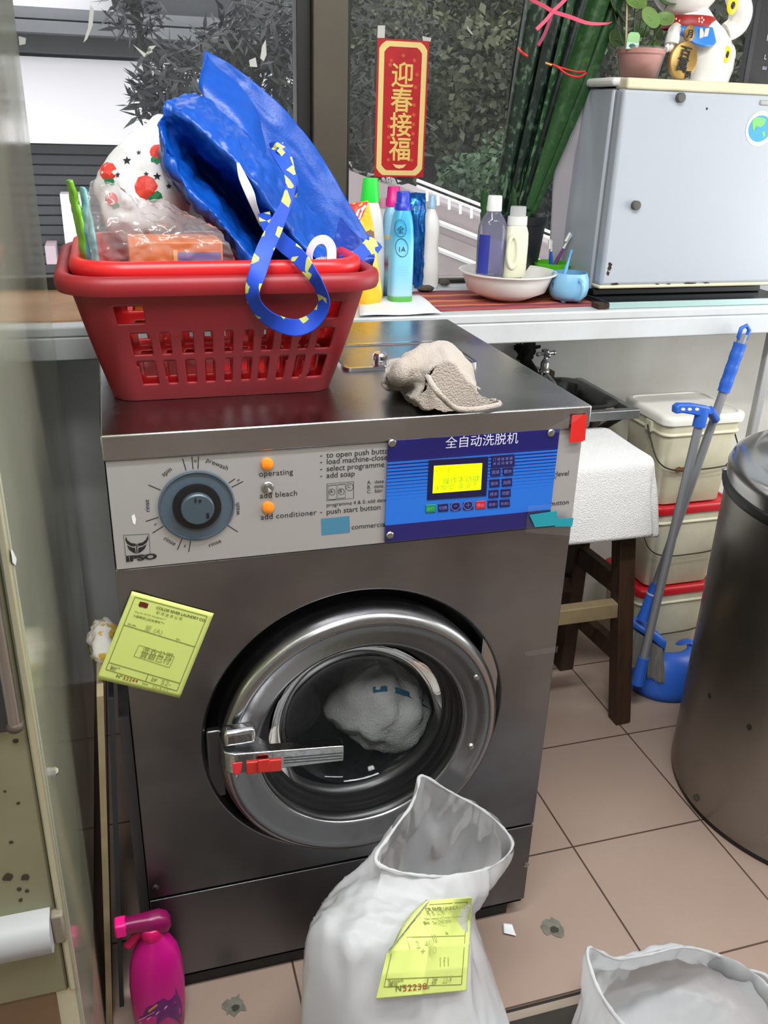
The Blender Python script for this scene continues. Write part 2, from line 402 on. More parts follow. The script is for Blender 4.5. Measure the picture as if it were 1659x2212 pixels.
# ceiling fittings
for n, (x, y) in enumerate(((0.5, -0.6), (-0.04, -1.5), (2.0, -1.1))):
    t = thing('ceiling_tube_lamp', 'fluorescent tube lamp on the ceiling %s' % (('above the washing machine', 'above the floor near the dryer', 'above the floor near the steel drum')[n]), 'lamp', (x, y, 2.62))
    a_, b_ = (.17, .34) if n == 1 else (.85, .09) if n == 0 else (.68, .09)
    part('lamp_housing', G().box(x-a_, x+a_, y-b_, y+b_, 2.66, ZC), m_white, t, bevel=0.006)
    part('tube', G().tube([(x-a_+.06, y, 2.635), (x+a_-.06, y, 2.635)] if n != 1 else [(x, y-b_+.05, 2.635), (x, y+b_-.05, 2.635)], 0.014, 12), M('lit_tube', (255, 252, 244), 0.5, emit=6.0), t)

# ================================================================== outside, through the window
m_bw = M('bright_white_render', (250, 247, 247), 0.8, var=(0.6, .03))
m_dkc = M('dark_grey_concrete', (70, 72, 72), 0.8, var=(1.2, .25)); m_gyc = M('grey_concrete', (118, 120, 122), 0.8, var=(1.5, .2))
YO = 8.0
def zy(py, y, px=200): return at(px, py, y).z
b = thing('white_building', 'white building with a dark louvred shutter seen through the window', 'building', (at(200, 400, YO).x, YO, -3))
x0 = at(-260, 200, YO).x; x1 = at(640, 300, YO).x
part('wall', G().box(x0, x1, YO, YO+3, zy(312, YO), zy(128, YO)), m_bw, b, ang=0)
part('wall', G().box(x0, x1, YO+0.9, YO+3, zy(122, YO), zy(-60, YO)), m_bw, b, ang=0, label='bright upper wall above the canopy')
g = G().box(x0, at(660, 0, YO-.4).x, YO-0.4, YO+2, zy(46, YO-.4), zy(22, YO-.4)); g.box(x0, at(680, 0, YO-.4).x, YO-0.5, YO+2, zy(76, YO-.5), zy(50, YO-.5))
part('canopy_beam', g, m_gyc, b, ang=0)
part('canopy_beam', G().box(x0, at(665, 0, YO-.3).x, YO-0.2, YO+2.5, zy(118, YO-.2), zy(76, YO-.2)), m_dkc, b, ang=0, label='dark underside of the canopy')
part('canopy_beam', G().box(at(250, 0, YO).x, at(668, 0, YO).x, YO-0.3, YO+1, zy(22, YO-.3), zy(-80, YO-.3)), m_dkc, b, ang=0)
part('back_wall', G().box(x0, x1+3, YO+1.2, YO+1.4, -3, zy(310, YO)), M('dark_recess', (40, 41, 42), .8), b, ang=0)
g = G(); zt, zb = zy(318, YO), -3; n = 46
for i in range(n):
    z = zt-(zt-zb)*i/n; g.box(x0, at(350, 300, YO+0.4).x, YO+0.35, YO+0.42, z-0.075, z)
part('louvre_shutter', g, M('charcoal_louvre', (66, 67, 70), .6), b, ang=0)
part('door_post', G().box(at(138, 500, YO).x, at(200, 500, YO).x, YO, YO+0.3, -3, zy(420, YO)), m_bw, b, ang=0)
part('wall_box', G().box(at(98, 545, YO-.1).x, at(122, 545, YO).x, YO-0.1, YO+0.3, zy(570, YO-.1), zy(531, YO-.1)), M('pale_pink_box', (214, 190, 196), .6), b, ang=0)
# ground and road outside
struct('ground_outside', G().box(-14, 22, YW+0.2, 30, -3.4, -3.0), M('asphalt_outside', (84, 82, 78), .9, var=(.8, .3)), ang=0)
# retaining ramp wall with white coping lines and a rail
YR = 5.0
t = thing('ramp', 'pinkish concrete ramp with white rails sloping down outside the window', 'ramp', (at(990, 600, YR).x, YR, -3))
m_ramp = M('pink_grey_render', (158, 146, 144), .8, var=(2, .15)); m_rail = M('white_rail', (226, 224, 220), .6)
m_ramp2 = M('pink_grey_render_low', (150, 140, 136), .8, var=(3, .2))
P = lambda x, y, d=0: at(x, y, YR+d)
part('retaining_wall', G().prism([P(640, 325), P(905, 425), P(1300, 575), P(1300, 900), P(640, 900)], (0, 0.3, 0)), m_ramp, t, ang=0)
part('coping', G().tube([P(905, 464, -.04), P(1300, 617, -.04)], 0.018, 4), m_rail, t, ang=0)
part('coping', G().tube([P(905, 522, -.04), P(1300, 680, -.04)], 0.018, 4), m_rail, t, ang=0)
part('base_panel', G().prism([P(880, 478, -.03), P(1300, 640, -.03), P(1300, 900, -.03), P(880, 900, -.03)], (0, 0.03, 0)), m_ramp2, t, ang=0)
for a, b_ in ((392, 545), (405, 558)):
    part('rail', G().tube([P(900, a-3, -.1), P(1300, b_, -.1)], 0.011, 5), m_rail, t, ang=0)
g = G()
for i in range(16):
    x = 922+i*24; p = P(x, 400+(x-900)*0.385, -.1); q = P(x, 426+(x-900)*0.385, -.1); g.tube([p, q], 0.011, 5)
part('baluster', g, m_rail, t, ang=0, label='short posts of the rail')
part('road', G().prism([P(640, 318, .31), P(905, 418, .31), P(1300, 570, .31), P(1300, 560, 1.3), P(905, 405, 1.3), P(640, 306, 1.3)], (0, 0, -0.1)), M('pale_road', (176, 166, 166), .8), t, ang=0)
# wooded hillside behind
m_hill = M('dark_hillside', (44, 46, 38), 1.0, var=(1.5, .6))
g = G(); rows = []
for j in range(14):
    rows.append([V((-6+26*i/30, 9.5+j*0.9+0.6*noise.noise(V((i*.5, j*.5, 0))), -3+(j*0.95 if j else 0)+0.8*noise.noise(V((i*.4, j*.4, 3)))+max(0, (i-8))*0.03*j)) for i in range(31)])
g.grid(rows); struct('hill', g, m_hill, ang=60)
def leafmat(n, c, c2): return M(n, c, .6, var=(3, .5), col2=c2, ramp=(.4, .6), sss=0)
lf = [leafmat('leaf_dark', (52, 58, 48), (30, 34, 28)), leafmat('leaf_olive', (92, 96, 66), (52, 58, 40)), leafmat('leaf_green', (78, 104, 70), (46, 66, 44)), leafmat('leaf_grey', (70, 74, 70), (44, 47, 46))]
m_bark = M('dark_bark', (48, 42, 36), .9, var=(6, .4))
def tree(label, base, blobs, n, size, mat, seed, long=1.6, catg='tree', name='tree', needle=False):
    rr = random.Random(seed); base = V(base); t = thing(name, label, catg, base, 'trees outside the window')
    g = G()
    for c, rad in blobs:
        c = V(c)
        for k in range(int(n*rad*rad)):
            d = V((rr.gauss(0, 1), rr.gauss(0, 1), rr.gauss(0, 1))); d.normalize(); p = c+d*rad*(rr.random()**0.45)
            if noise.noise(p*1.7+V((seed, 0, 0))) < -0.12: continue
            a = V((rr.gauss(0, 1), rr.gauss(0, 1), rr.gauss(0, .8))); a.normalize(); bb = a.orthogonal().normalized(); bb = Matrix.Rotation(rr.random()*6.3, 3, a) @ bb
            s_ = size*(0.6+0.8*rr.random()); w = s_*(0.13 if needle else 0.42)
            m_ = p+a*s_*0.5
            g.f([g.v(p), g.v(m_+bb*w), g.v(p+a*s_*long*.8), g.v(m_-bb*w)])
    part('foliage', g, mat, t, ang=0, fix=False)
    g = G(); top = V(blobs[0][0])
    g.tube([base, base.lerp(top, .5)+V((.1, 0, 0)), top], [0.12, 0.09, 0.04], 7)
    for c, rad in blobs[1:]: g.tube([base.lerp(top, .55), base.lerp(V(c), .8), V(c)], [0.06, 0.04, 0.02], 5)
    part('trunk', g, m_bark, t)
    return t
tree('feathery dark conifer hanging in front of the white building', (at(560, 600, 5.2).x, 5.4, -3),
     [(at(600, 120, 5.2), .42), (at(480, 160, 5.0), .30), (at(380, 190, 4.8), .26), (at(330, 215, 4.8), .16), (at(290, 5, 5), .20), (at(560, 250, 5.2), .36), (at(620, 330, 5.2), .34), (at(520, 330, 5.2), .22), (at(400, 265, 4.8), .16), (at(500, 90, 5), .15)], 9000, .085, lf[3], 3, needle=True)
tree('grey feathery tree beside the window post above the ramp', (at(790, 600, 5.6).x, 5.8, -3),
     [(at(790, 250, 5.6), .5), (at(770, 350, 5.4), .32), (at(820, 60, 5.8), .55), (at(740, 160, 5.6), .4), (at(800, 400, 5.4), .2)], 5000, .08, lf[0], 4, needle=True)
tree('olive leaved tree rising behind the red banner', (at(980, 600, 8).x, 8.2, -3),
     [(at(980, 90, 8), .8), (at(1060, 200, 8), .7), (at(930, 220, 8.4), .75), (at(1050, 20, 8.4), .9), (at(850, 120, 9), .9)], 5200, .065, lf[1], 5)
tree('dark broad tree filling the glass behind the tall plant', (at(1150, 600, 9.5).x, 9.7, -3),
     [(at(1130, 160, 9.5), 1.3), (at(1250, 60, 9.8), 1.2), (at(1010, 330, 9.4), 1.0), (at(900, 330, 9.6), .9), (at(1300, 250, 9.4), 1.1), (at(1120, 400, 9), .9)], 3000, .08, lf[0], 6)
tree('low green bush growing over the ramp rail', (at(1040, 380, 6.4).x, 6.5, -0.7),
     [(at(1045, 345, 6.4), .34), (at(1000, 385, 6.2), .22), (at(1090, 380, 6.4), .3)], 7000, .055, lf[2], 8, catg='bush', name='bush')
tree('dull olive tree behind the cat figurine', (at(1450, 500, 8.5).x, 8.6, -3),
     [(at(1420, 40, 8.5), .9), (at(1560, 80, 8.8), 1.0), (at(1330, 100, 8.8), .7), (at(1620, 200, 9), .9)], 4000, .075, lf[1], 9)
# ================================================================== the washing machine (front face at y = 0, width 0.75)
WW, WD, WH = 0.75, 0.665, 1.128
ZF0, ZS = 0.917, 0.2515          # bottom of the printed fascia, seam of the lower panel
s_front = steel('brushed_steel_front', (132, 132, 134), 0.36, (2.0, 60, 40), 0.10, 0.05, stain=(3.5, (104, 104, 106), .42, .7))
s_top = steel('brushed_steel_top', (168, 168, 168), 0.27, (40, 2.0, 60), 0.08, 0.05)
s_low = steel('brushed_steel_low', (112, 112, 114), 0.38, (2.0, 60, 40), 0.10, 0.05)
s_door = steel('polished_steel_door', (150, 150, 152), 0.24, (8, 8, 8), 0.10, 0.03)
m_fascia = M('satin_aluminium_fascia', (186, 186, 186), 0.38, 0.55)
F = lambda px, py, y=0.0: at(px, py, y)
wm = thing('washing_machine', 'large front-loading steel washing machine with a blue control panel', 'washing machine', (WW/2, WD/2, 0))
g = G(); a, b_, c_, d_ = 0.0, WW, 0.012, WD
for q in (((a, c_, .03), (a, d_, .03), (a, d_, 1.088), (a, c_, 1.088)), ((b_, c_, .03), (b_, d_, .03), (b_, d_, 1.088), (b_, c_, 1.088)), ((a, d_, .03), (b_, d_, .03), (b_, d_, 1.088), (a, d_, 1.088)), ((a, c_, .03), (b_, c_, .03), (b_, d_, .03), (a, d_, .03)), ((a, c_, 1.088), (b_, c_, 1.088), (b_, d_, 1.088), (a, d_, 1.088))): g.poly(q)
part('cabinet', g, s_low, wm, ang=0)
# front panel with its round opening
HC, HR = V((0.379, 0, 0.563)), 0.271
angs = sorted([2*PI*i/96 for i in range(96)]+[math.atan2(z-HC.z, x-HC.x) % (2*PI) for x in (0, WW) for z in (ZS+.003, ZF0-.002)])
def onrect(t, x0, x1, z0, z1, c):
    dx, dz = math.cos(t), math.sin(t); k = 1e9
    if dx > 1e-9: k = min(k, (x1-c.x)/dx)
    if dx < -1e-9: k = min(k, (x0-c.x)/dx)
    if dz > 1e-9: k = min(k, (z1-c.z)/dz)
    if dz < -1e-9: k = min(k, (z0-c.z)/dz)
    return c.x+dx*k, c.z+dz*k
g = G(); ro, rim, deep, back = [], [], [], []
for t in angs:
    x, z = onrect(t, 0, WW, ZS+.003, ZF0-.002, HC); ro.append((x, 0, z)); back.append((x, 0.012, z))
    rim.append((HC.x+HR*math.cos(t), 0, HC.z+HR*math.sin(t))); deep.append((HC.x+(HR-.006)*math.cos(t), 0.01, HC.z+(HR-.006)*math.sin(t)))
g.grid([back, ro, rim, deep], cu=True); part('front_panel', g, s_front, wm, bevel=0.0015)
g = G(); rr = lambda r, y: [(HC.x+r*math.cos(t), y, HC.z+r*math.sin(t)) for t in angs]
g.grid([rr(HR-.006, .01), rr(HR-.008, .06), rr(0.2, 0.07)], cu=True); part('door_recess', g, M('dark_recess_paint', (12, 12, 13), .5), wm)
g = G().box(0.0, WW, 0.0, 0.012, 0.048, ZS-.003); part('lower_panel', g, s_low, wm, bevel=0.0015)
g = G().box(0.012, WW-0.03, 0.015, WD-.02, 0.0, 0.05); part('plinth', g, M('black_plinth', (24, 23, 24), .6), wm)
# top: a steel cap with an overhanging lip
g = G().box(-0.002, WW+0.006, -0.008, WD, 1.0895, WH); part('top_panel', g, s_top, wm, bevel=0.003)
hx0, hx1 = atz(742, 800, WH).x, atz(1035, 790, WH).x; hy0, hy1 = atz(900, 796, WH).y, atz(860, 745, WH).y
tp = G(); r0 = rrect((hx1-hx0)/2, (hy1-hy0)/2, .012, 4, ((hx0+hx1)/2, (hy0+hy1)/2)); r1 = rrect((hx1-hx0)/2-.007, (hy1-hy0)/2-.007, .008, 4, ((hx0+hx1)/2, (hy0+hy1)/2))
tp.grid([[(x, y, WH) for x, y in r0], [(x, y, WH+.006) for x, y in r0], [(x, y, WH+.006) for x, y in r1], [(x, y, WH) for x, y in r1]], cu=True)
hf = part('hatch_frame', tp, m_chrome, wm, ang=40)
g = G().box(hx0+.009, hx1-.009, hy0+.009, hy1-.009, WH, WH+.003); part('soap_hatch', g, s_top, wm, bevel=.001)
kx = atz(835, 790, WH+.01); g = G().lathe([(.011, 0), (.011, .006), (.014, .008), (.014, .016), (.011, .02), (.003, .021)], (kx.x, hy0+.035, WH+.003), 16); part('hatch_knob', g, m_chrome, wm)
# printed fascia
fa = part('fascia', G().box(0.002, WW-.002, -0.003, 0.012, ZF0, 1.0885), m_fascia, wm, bevel=.001)
YT = -0.0036
def ft(s, px, py, size, mat=m_ink, **k):
    p = F(px, py, YT); return text(s, p, size, mat, fa, **k)
for s, px, py in (('to open push button', 705, 989), ('load machine-close', 705, 1003), ('select programme', 705, 1018), ('add soap', 705, 1033), ('push start button', 705, 1111)):
    ft(s, px, py, .0128, space=.98); ft('-', 691, py, .0128)
ft('programme 4 & 5: add deterg', 705, 1095, .0088, space=.98)
ft('commercial', 759, 1144, .0122)
ft('A.  dete\nB.  dete\nC.  fabr', 793, 1046, .0084, line=.92)
ft('operating', 559, 1030, .0128, space=1.05); ft('add bleach', 561, 1077, .0128, space=1.05); ft('add conditioner', 563, 1123, .0128, space=1.05)
ft('waterlevel', 1229, 1027, .0128, align='RIGHT'); ft('h', 1196, 1035, .009); ft('e button', 1229, 1089, .0128, align='RIGHT')
# compartment diagram
def outline(g, pts, w, y=YT):
    n = len(pts); pts = [V((p.x, y, p.z)) for p in pts]; c = sum(pts, V())/n
    g.grid([[p for p in pts], [p+(c-p).normalized()*w for p in pts]], cu=True)
g = G(); outline(g, [F(705, 1043), F(763, 1038), F(763, 1075), F(705, 1080)], .0009); outline(g, [F(708, 1047), F(726, 1045), F(726, 1077), F(708, 1078)], .0009)
outline(g, [F(728, 1045), F(745, 1043), F(745, 1074), F(728, 1076)], .0009)
for px, py, r in ((716, 1061, 7), (736, 1060, 7), (754, 1050, 8.5)): outline(g, [F(px+r*math.cos(t*.314), py+r*math.sin(t*.314)) for t in range(20)], .0007)
part('diagram', g, m_ink, fa, ang=0)
for s, px, py in (('A', 716, 1065), ('B', 736, 1064), ('C', 754, 1054)): ft(s, px, py, .0075, align='CENTER')
part('colour_patch', G().poly([F(694, 1121, YT), F(755, 1115, YT), F(756, 1150, YT), F(695, 1156, YT)]), M('grey_blue_print', (66, 122, 150), .5), fa, ang=0)
part('paint_mark', G().poly([F(284, 1115, YT), F(290, 1110, YT), F(294, 1122, YT), F(292, 1134, YT), F(287, 1130, YT)]), m_white, fa, ang=0)
# maker's emblem: square, horned mask and letters
g = G(); outline(g, [F(266, 1154), F(322, 1151), F(325, 1196), F(271, 1199)], .0008)
E_ = lambda pts: [F(266+x*58/100, 1153+y*46/100-x*.03, YT) for x, y in pts]
g.poly(E_([(10, 12), (16, 32), (30, 46), (47, 50), (47, 62), (30, 60), (15, 48), (8, 30)])); g.poly(E_([(92, 12), (86, 32), (72, 46), (55, 50), (55, 62), (72, 60), (87, 48), (94, 30)]))
g.poly(E_([(14, 55), (30, 66), (45, 70), (47, 96), (34, 88), (22, 76)])); g.poly(E_([(88, 55), (72, 66), (57, 70), (55, 96), (68, 88), (80, 76)])); g.poly(E_([(49, 52), (53, 52), (53, 96), (49, 96)]))
part('emblem', g, m_ink, fa, ang=0)
ft('IPSO', 272, 1213, .0125, fat=.0007, xs=1.75)
# programme dial
dc = F(425, 1092, -.004); g = G(); prof = [(.0, -.006), (.022, -.006), (.0225, -.004), (.034, -.0035), (.0345, -.002), (.0565, -.001), (.0575, -.003), (.060, -.003), (.060, .003)]
DR = (F(508, 1090)-F(343, 1094)).length/2
k_ = DR/.060
dial = part('programme_dial', G().lathe([(.060*k_, .002), (.060*k_, -.004), (.0575*k_, -.005), (.0565*k_, -.002), (.034*k_, -.002)], (dc.x, -.003, dc.z), 64, 'y', False, False), M('slate_blue_plastic', (72, 88, 100), .3, coat=.4), wm)
part('dial_ring', G().lathe([(.038*k_, -.0015), (.038*k_, -.008), (.0255*k_, -.0085)], (dc.x, -.003, dc.z), 64, 'y', False, False), m_black, dial)
part('knob', G().lathe([(.026*k_, -.002), (.026*k_, -.016), (.024*k_, -.018), (.006, -.018)], (dc.x, -.003, dc.z), 48, 'y'), M('slate_blue_knob', (62, 76, 86), .35), dial)
g = G(); g.box(dc.x-.0035, dc.x-.0015, -.0222, -.0212, dc.z+.013, dc.z+.019); g.box(dc.x+.002, dc.x+.0055, -.0222, -.0212, dc.z+.013, dc.z+.016); g.box(dc.x+.012, dc.x+.0155, -.0222, -.0212, dc.z-.014, dc.z-.006); part('knob_mark', g, m_black, dial)
g = G()
def tick(a, r0, r1, w=.0006):
    t = math.radians(a); u = V((math.sin(t), 0, math.cos(t))); n = V((u.z, 0, -u.x))*w; c = V((dc.x, YT, dc.z))
    g.poly([c+u*r0-n, c+u*r1-n, c+u*r1+n, c+u*r0+n])
for a_ in (-12, -2, 5, 57, 65, 130, 192, 205, 240, 256, 300): tick(a_, DR+.002, DR+(.021 if a_ not in (57,) else .013))
part('dial_scale', g, m_ink, fa, ang=0)
for s, a_, rad in (('prewash', 28, .012), ('s', 61, .014), ('wash', 100, .008), ('rinse', 160, .016), ('s', 198, .014), ('rinse', 218, .016), ('s', 248, .012), ('rinse', 275, .012), ('spin', 325, .010), ('o', 1.5, .012)):
    t = math.radians(a_); p = V((dc.x+math.sin(t)*(DR+rad), YT, dc.z+math.cos(t)*(DR+rad)))
    text(s, p, .0102 if len(s) > 1 else .0085, m_ink, fa, align='CENTER', roll=(-t if (a_ < 90 or a_ > 270) else -t+ (PI if a_ != 100 else PI/1)) if a_ not in (100, 275) else PI/2)
m_lamp = M('orange_lens', (236, 138, 30), .3, coat=.4, sss=.2)
for py in (1005, 1099):
    p = F(576 if py == 1005 else 578, py-5); lp = part('indicator_lamp', G().lathe([(.0095, .001), (.0095, -.004), (.0085, -.006), (.005, -.0075), (.001, -.008)], (p.x, -.003, p.z), 20, 'y'), m_lamp, wm)
p = F(577, 1051); tg = part('toggle_switch', G().lathe([(.0095, .001), (.0095, -.002), (.008, -.0035), (.006, -.004), (.006, -.006), (.004, -.0065)], (p.x, -.003, p.z), 18, 'y'), m_bolt, wm)
part('lever', G().tube([(p.x, -.008, p.z), (p.x+.001, -.016, p.z-.002), (p.x+.0015, -.021, p.z-.003)], [.002, .0028, .0032], 10), m_chrome, tg)
# blue electronic control panel
A, Bq, Cq, Dq = F(835, 948), F(1203, 925), F(1181, 1132), F(828, 1166)
bx0, bx1 = (A.x+Dq.x)/2, (Bq.x+Cq.x)/2; bz1, bz0 = (A.z+Bq.z)/2, (Cq.z+Dq.z)/2
def bluemat():
    m = bpy.data.materials.new('blue_printed_panel'); m.use_nodes = True; nt = m.node_tree; N = nt.nodes; L = nt.links; b = N['Principled BSDF']
    ge = N.new('ShaderNodeTexCoord'); s = N.new('ShaderNodeSeparateXYZ'); L.new(ge.outputs['Object'], s.inputs[0])
    h = bz1-bz0
    def mth(op, a, v=None):
        n = N.new('ShaderNodeMath'); n.operation = op
        for k, q in enumerate((a, v)):
            if q is None: continue
            if isinstance(q, (int, float)): n.inputs[k].default_value = q
            else: L.new(q, n.inputs[k])
        return n.outputs[0]
    t = mth('DIVIDE', s.outputs[2], h)                       # 0 bottom .. 1 top
    band = mth('MAXIMUM', mth('GREATER_THAN', t, 0.815), mth('LESS_THAN', t, 0.175))
    fr = mth('FRACT', mth('MULTIPLY', t, 30.0)); duty = mth('MULTIPLY', mth('SUBTRACT', t, 0.40), 1.05)
    stripe = mth('MULTIPLY', mth('LESS_THAN', fr, duty), mth('GREATER_THAN', t, 0.36))
    k = mth('MAXIMUM', band, stripe)
    mx = N.new('ShaderNodeMix'); mx.data_type = 'RGBA'; L.new(k, mx.inputs[0]); mx.inputs[6].default_value = lin((22, 106, 208)); mx.inputs[7].default_value = lin((16, 16, 96))
    L.new(mx.outputs[2], b.inputs['Base Color']); b.inputs['Roughness'].default_value = .25; b.inputs['Coat Weight'].default_value = .5; b.inputs['Coat Roughness'].default_value = .15
    return m
cp_ = part('control_panel', G().box(bx0, bx1, -.009, -.002, bz0, bz1), bluemat(), wm, ang=0, label='glossy blue electronic control panel')
YP = -.0094
def q4(pts, y=YP): return [at(x, y_, y) for x, y_ in pts]
m_navy = M('navy_key', (18, 18, 84), .4)
def slab(pts, y0, y1): g = G(); g.prism([at(x, y_, y0) for x, y_ in pts], (0, y1-y0, 0)); return g
part('display_bezel', slab([(926, 993), (1055, 985), (1050, 1071), (922, 1080)], YP+.0006, YP-.0008), M('navy_bezel', (14, 14, 66), .35), cp_, bevel=.002)
part('display', slab([(937, 1006), (1041, 1000), (1038, 1057), (934, 1065)], YP, YP-.0016), M('lit_lcd', (228, 250, 0), .3, emit=.75), cp_, ang=0, label='glowing yellow-green display')
def pt(s, px, py, size, mat, y=YP-.0019, **k): return text(s, at(px, py, y), size, mat, cp_, **k)
m_lcd = M('lcd_digit', (128, 168, 20), .6); m_pw = M('panel_white', (206, 206, 226), .5)
pt('1', 966, 1021, .0115, m_lcd); pt('操作手动键', 956, 1046, .0125, m_lcd); pt('3/70℃  液: 0/ 7', 941, 1060, .0105, m_lcd)
pt('全自动洗脱机', 961, 967, .0205, m_pw, y=YP-.0002, space=1.02)
m_kt = M('key_print', (120, 120, 175), .5)
def key(px, py, w, h, mat, s, tm=m_kt, size=.0072):
    dy = -w*.075
    g = slab([(px-w/2, py-h/2-dy/2), (px+w/2, py-h/2+dy/2), (px+w/2, py+h/2+dy/2), (px-w/2, py+h/2-dy/2)], YP+.0006, YP-.001); part('button', g, mat, cp_, bevel=.0008)
    if s: pt(s, px, py+4.5, size, tm, y=YP-.0012, align='CENTER', space=.95)
key(930, 1098, 22, 17, M('green_key', (14, 128, 74), .4), '运行', M('key_print_green', (90, 200, 120), .5)); key(957, 1096, 22, 17, m_navy, '切换'); key(984, 1094, 22, 17, m_navy, '⊖', size=.012); key(1011, 1092, 22, 17, m_navy, '⊕', size=.012)
key(1038, 1090, 22, 17, M('red_key', (186, 34, 40), .4), '停止', M('key_print_red', (240, 120, 130), .5)); key(1064, 1088, 22, 17, m_navy, '皂液1', size=.006); key(1090, 1086, 22, 17, m_navy, '皂液2', size=.006)
for (x, y_), s in zip(((1070, 1019), (1097, 1017), (1068, 1043), (1095, 1041), (1066, 1066), (1092, 1064)), ('洗涤', '脱水', '加水', '加热', '排水', '功能')): key(x, y_, 22, 18, m_navy, s)
key(1086, 995, 51, 27, m_navy, '')
pt('门 液 自 高 报', 1086, 994, .0056, m_kt, y=YP-.0012, align='CENTER'); pt('关 位 动 速 警', 1086, 1003, .0056, m_kt, y=YP-.0012, align='CENTER')
for px, py in ((847, 957), (842, 1156), (1190, 935)):
    p = at(px, py, YP); sc_ = part('panel_screw', G().lathe([(.0065, .001), (.0065, -.0012), (.005, -.003), (.002, -.0036)], (p.x, YP, p.z), 16, 'y'), m_bolt, cp_)
# tapes stuck on the machine
m_tape = film('clear_tape', (230, 232, 232), .07, .10, gl=.10)
part('red_tape', slab([(1236, 897), (1268, 895), (1264, 950), (1258, 954), (1230, 956)], -.0115, -.0105), M('red_tape', (206, 34, 30), .4), wm, ang=0, label='piece of red tape')
m_teal = M('teal_tape', (24, 142, 158), .4)
part('teal_tape', slab([(1144, 1113), (1203, 1104), (1203, 1135), (1156, 1139)], -.0152, -.0144), m_teal, wm, ang=0, label='strip of teal tape')
part('teal_tape', slab([(1200, 1120), (1239, 1119), (1236, 1137), (1199, 1138)], -.0148, -.0141), m_teal, wm, ang=0, label='short strip of teal tape')
for pts, sd in (([(1142, 1092), (1245, 1088), (1232, 1158), (1135, 1150)], 1), ([(1133, 1408), (1206, 1396), (1204, 1409), (1136, 1418)], 2), ([(1186, 925), (1262, 884), (1256, 900), (1205, 936)], 3)):
    a_, b2, c2, d2 = [at(x, y_, -.0135 if sd != 2 else -.0025) for x, y_ in pts]
    g = G(); g.grid([[a_.lerp(b2, u/14).lerp(d2.lerp(c2, u/14), w/8) for u in range(15)] for w in range(9)]); g.wrinkle(.0009, 90, sd, True); part('clear_tape', g, m_tape, wm)
for px, py, m_ in ((1137, 1868, m_bolt), (336, 1917, s_low)):
    p = F(px, py); part('panel_screw', G().lathe([(.006, .001), (.006, -.001), (.004, -.0025), (.001, -.003)], (p.x, 0, p.z), 14, 'y'), m_, wm)
# ------------------------------------------------ door
DCX, DCZ = 0.381, 0.563
ring = lambda r, y: [(DCX+r*math.cos(2*PI*i/96), y, DCZ+r*math.sin(2*PI*i/96)) for i in range(96)]
g = G(); g.grid([ring(r, y) for r, y in ((.242, .03), (.2465, .0), (.2475, -.020), (.2465, -.030), (.2430, -.038), (.236, -.0425), (.229, -.0435), (.226, -.0415), (.222, -.0385), (.205, -.0365), (.190, -.036), (.186, -.035), (.1835, -.031), (.1835, .0))], cu=True)
dr = part('door', g, s_door, wm, ang=50, label='round steel porthole door')
g = G(); g.grid([ring(r, y) for r, y in ((.1835, -.03), (.180, -.027), (.178, -.018), (.172, -.017), (.171, -.004), (.165, -.002), (.163, .012), (.157, .014), (.153, .03))], cu=True)
part('gasket', g, M('black_rubber', (16, 16, 18), .32), dr, ang=60)
def glassmat():
    return film('porthole_glass', (190, 200, 210), .02, .02, gl=.18)
g = G(); prof = [(.158, .012), (.150, .03), (.135, .05), (.11, .065), (.07, .075), (.02, .078)]
g.grid([ring(r, y) for r, y in prof], cu=True); g.f([g.v(p) for p in ring(.02, .078)]); part('glass', g, glassmat(), dr, ang=80)
for px, py in ((1029, 1462), (1017, 1612), (507, 1678)):
    p = at(px, py, -.037); part('rivet', G().lathe([(.0068, .002), (.0066, -.001), (.0045, -.004), (.001, -.005)], (p.x, -.037, p.z), 16, 'y'), m_bolt, dr)
# latch strip behind the ring, hinge plate
part('hinge_plate', G().box(DCX+.225, DCX+.262, .004, .02, DCZ-.02, DCZ+.16), s_top, wm, bevel=.003)
part('latch_plate', G().box(DCX-.264, DCX-.235, .006, .02, DCZ-.11, DCZ+.03), s_low, wm, bevel=.003)
# handle: chromed hub clamped on the ring and an arm with a red push button
hy = -.088; H = lambda px, py: at(px, py, hy)
g = G(); p0, p1, p2, p3 = H(481, 1632), H(743, 1612), H(743, 1644), H(481, 1676)
zt0, zt1, zb0, zb1 = p0.z, p1.z, p3.z, p2.z
def armsec(x):
    t = (x-p0.x)/(p1.x-p0.x); return zb0+(zb1-zb0)*t, zt0+(zt1-zt0)*t
g = G(); rows = []
xs_ = [p0.x+.001, p0.x+.004, p0.x+.010, p0.x+.020]+[p0.x+(p1.x-p0.x)*k for k in (.25, .4, .6, .8, .98, 1.0)]
for i, x in enumerate(xs_):
    zb, zt = armsec(x); yb = -.030 if x < p0.x+.055 else -.066; yf = hy+(.016, .008, .003, .0)[i] if i < 4 else hy
    rows.append([(x, yb, zb), (x, yf, zb), (x, yf, zt), (x, yb, zt)])
g.loft(rows); hd = part('handle', g, M('worn_chrome', (196, 198, 200), .2, 1.0, var=(120, .35), bump=(150, .12)), dr, ang=30, bevel=.002, label='pitted chrome door handle')
g = G(); a_, b2 = at(481, 1575, -.07), at(553, 1600, -.07); g.box(a_.x, b2.x, -.078, -.052, b2.z, at(520, 1573, -.07).z); part('handle_clamp', g, bpy.data.materials['worn_chrome'], dr, bevel=.007, seg=3)
g = slab([(531, 1643), (608, 1636), (607, 1661), (531, 1668)], hy+.002, hy-.004); part('push_button', g, M('red_plastic', (186, 44, 36), .4), dr, bevel=.0015, label='red push button')
g = slab([(556, 1640), (582, 1637), (582, 1664), (556, 1667)], hy-.004, hy-.008); part('push_button', g, bpy.data.materials['red_plastic'], dr, bevel=.0015, label='raised red middle of the push button')
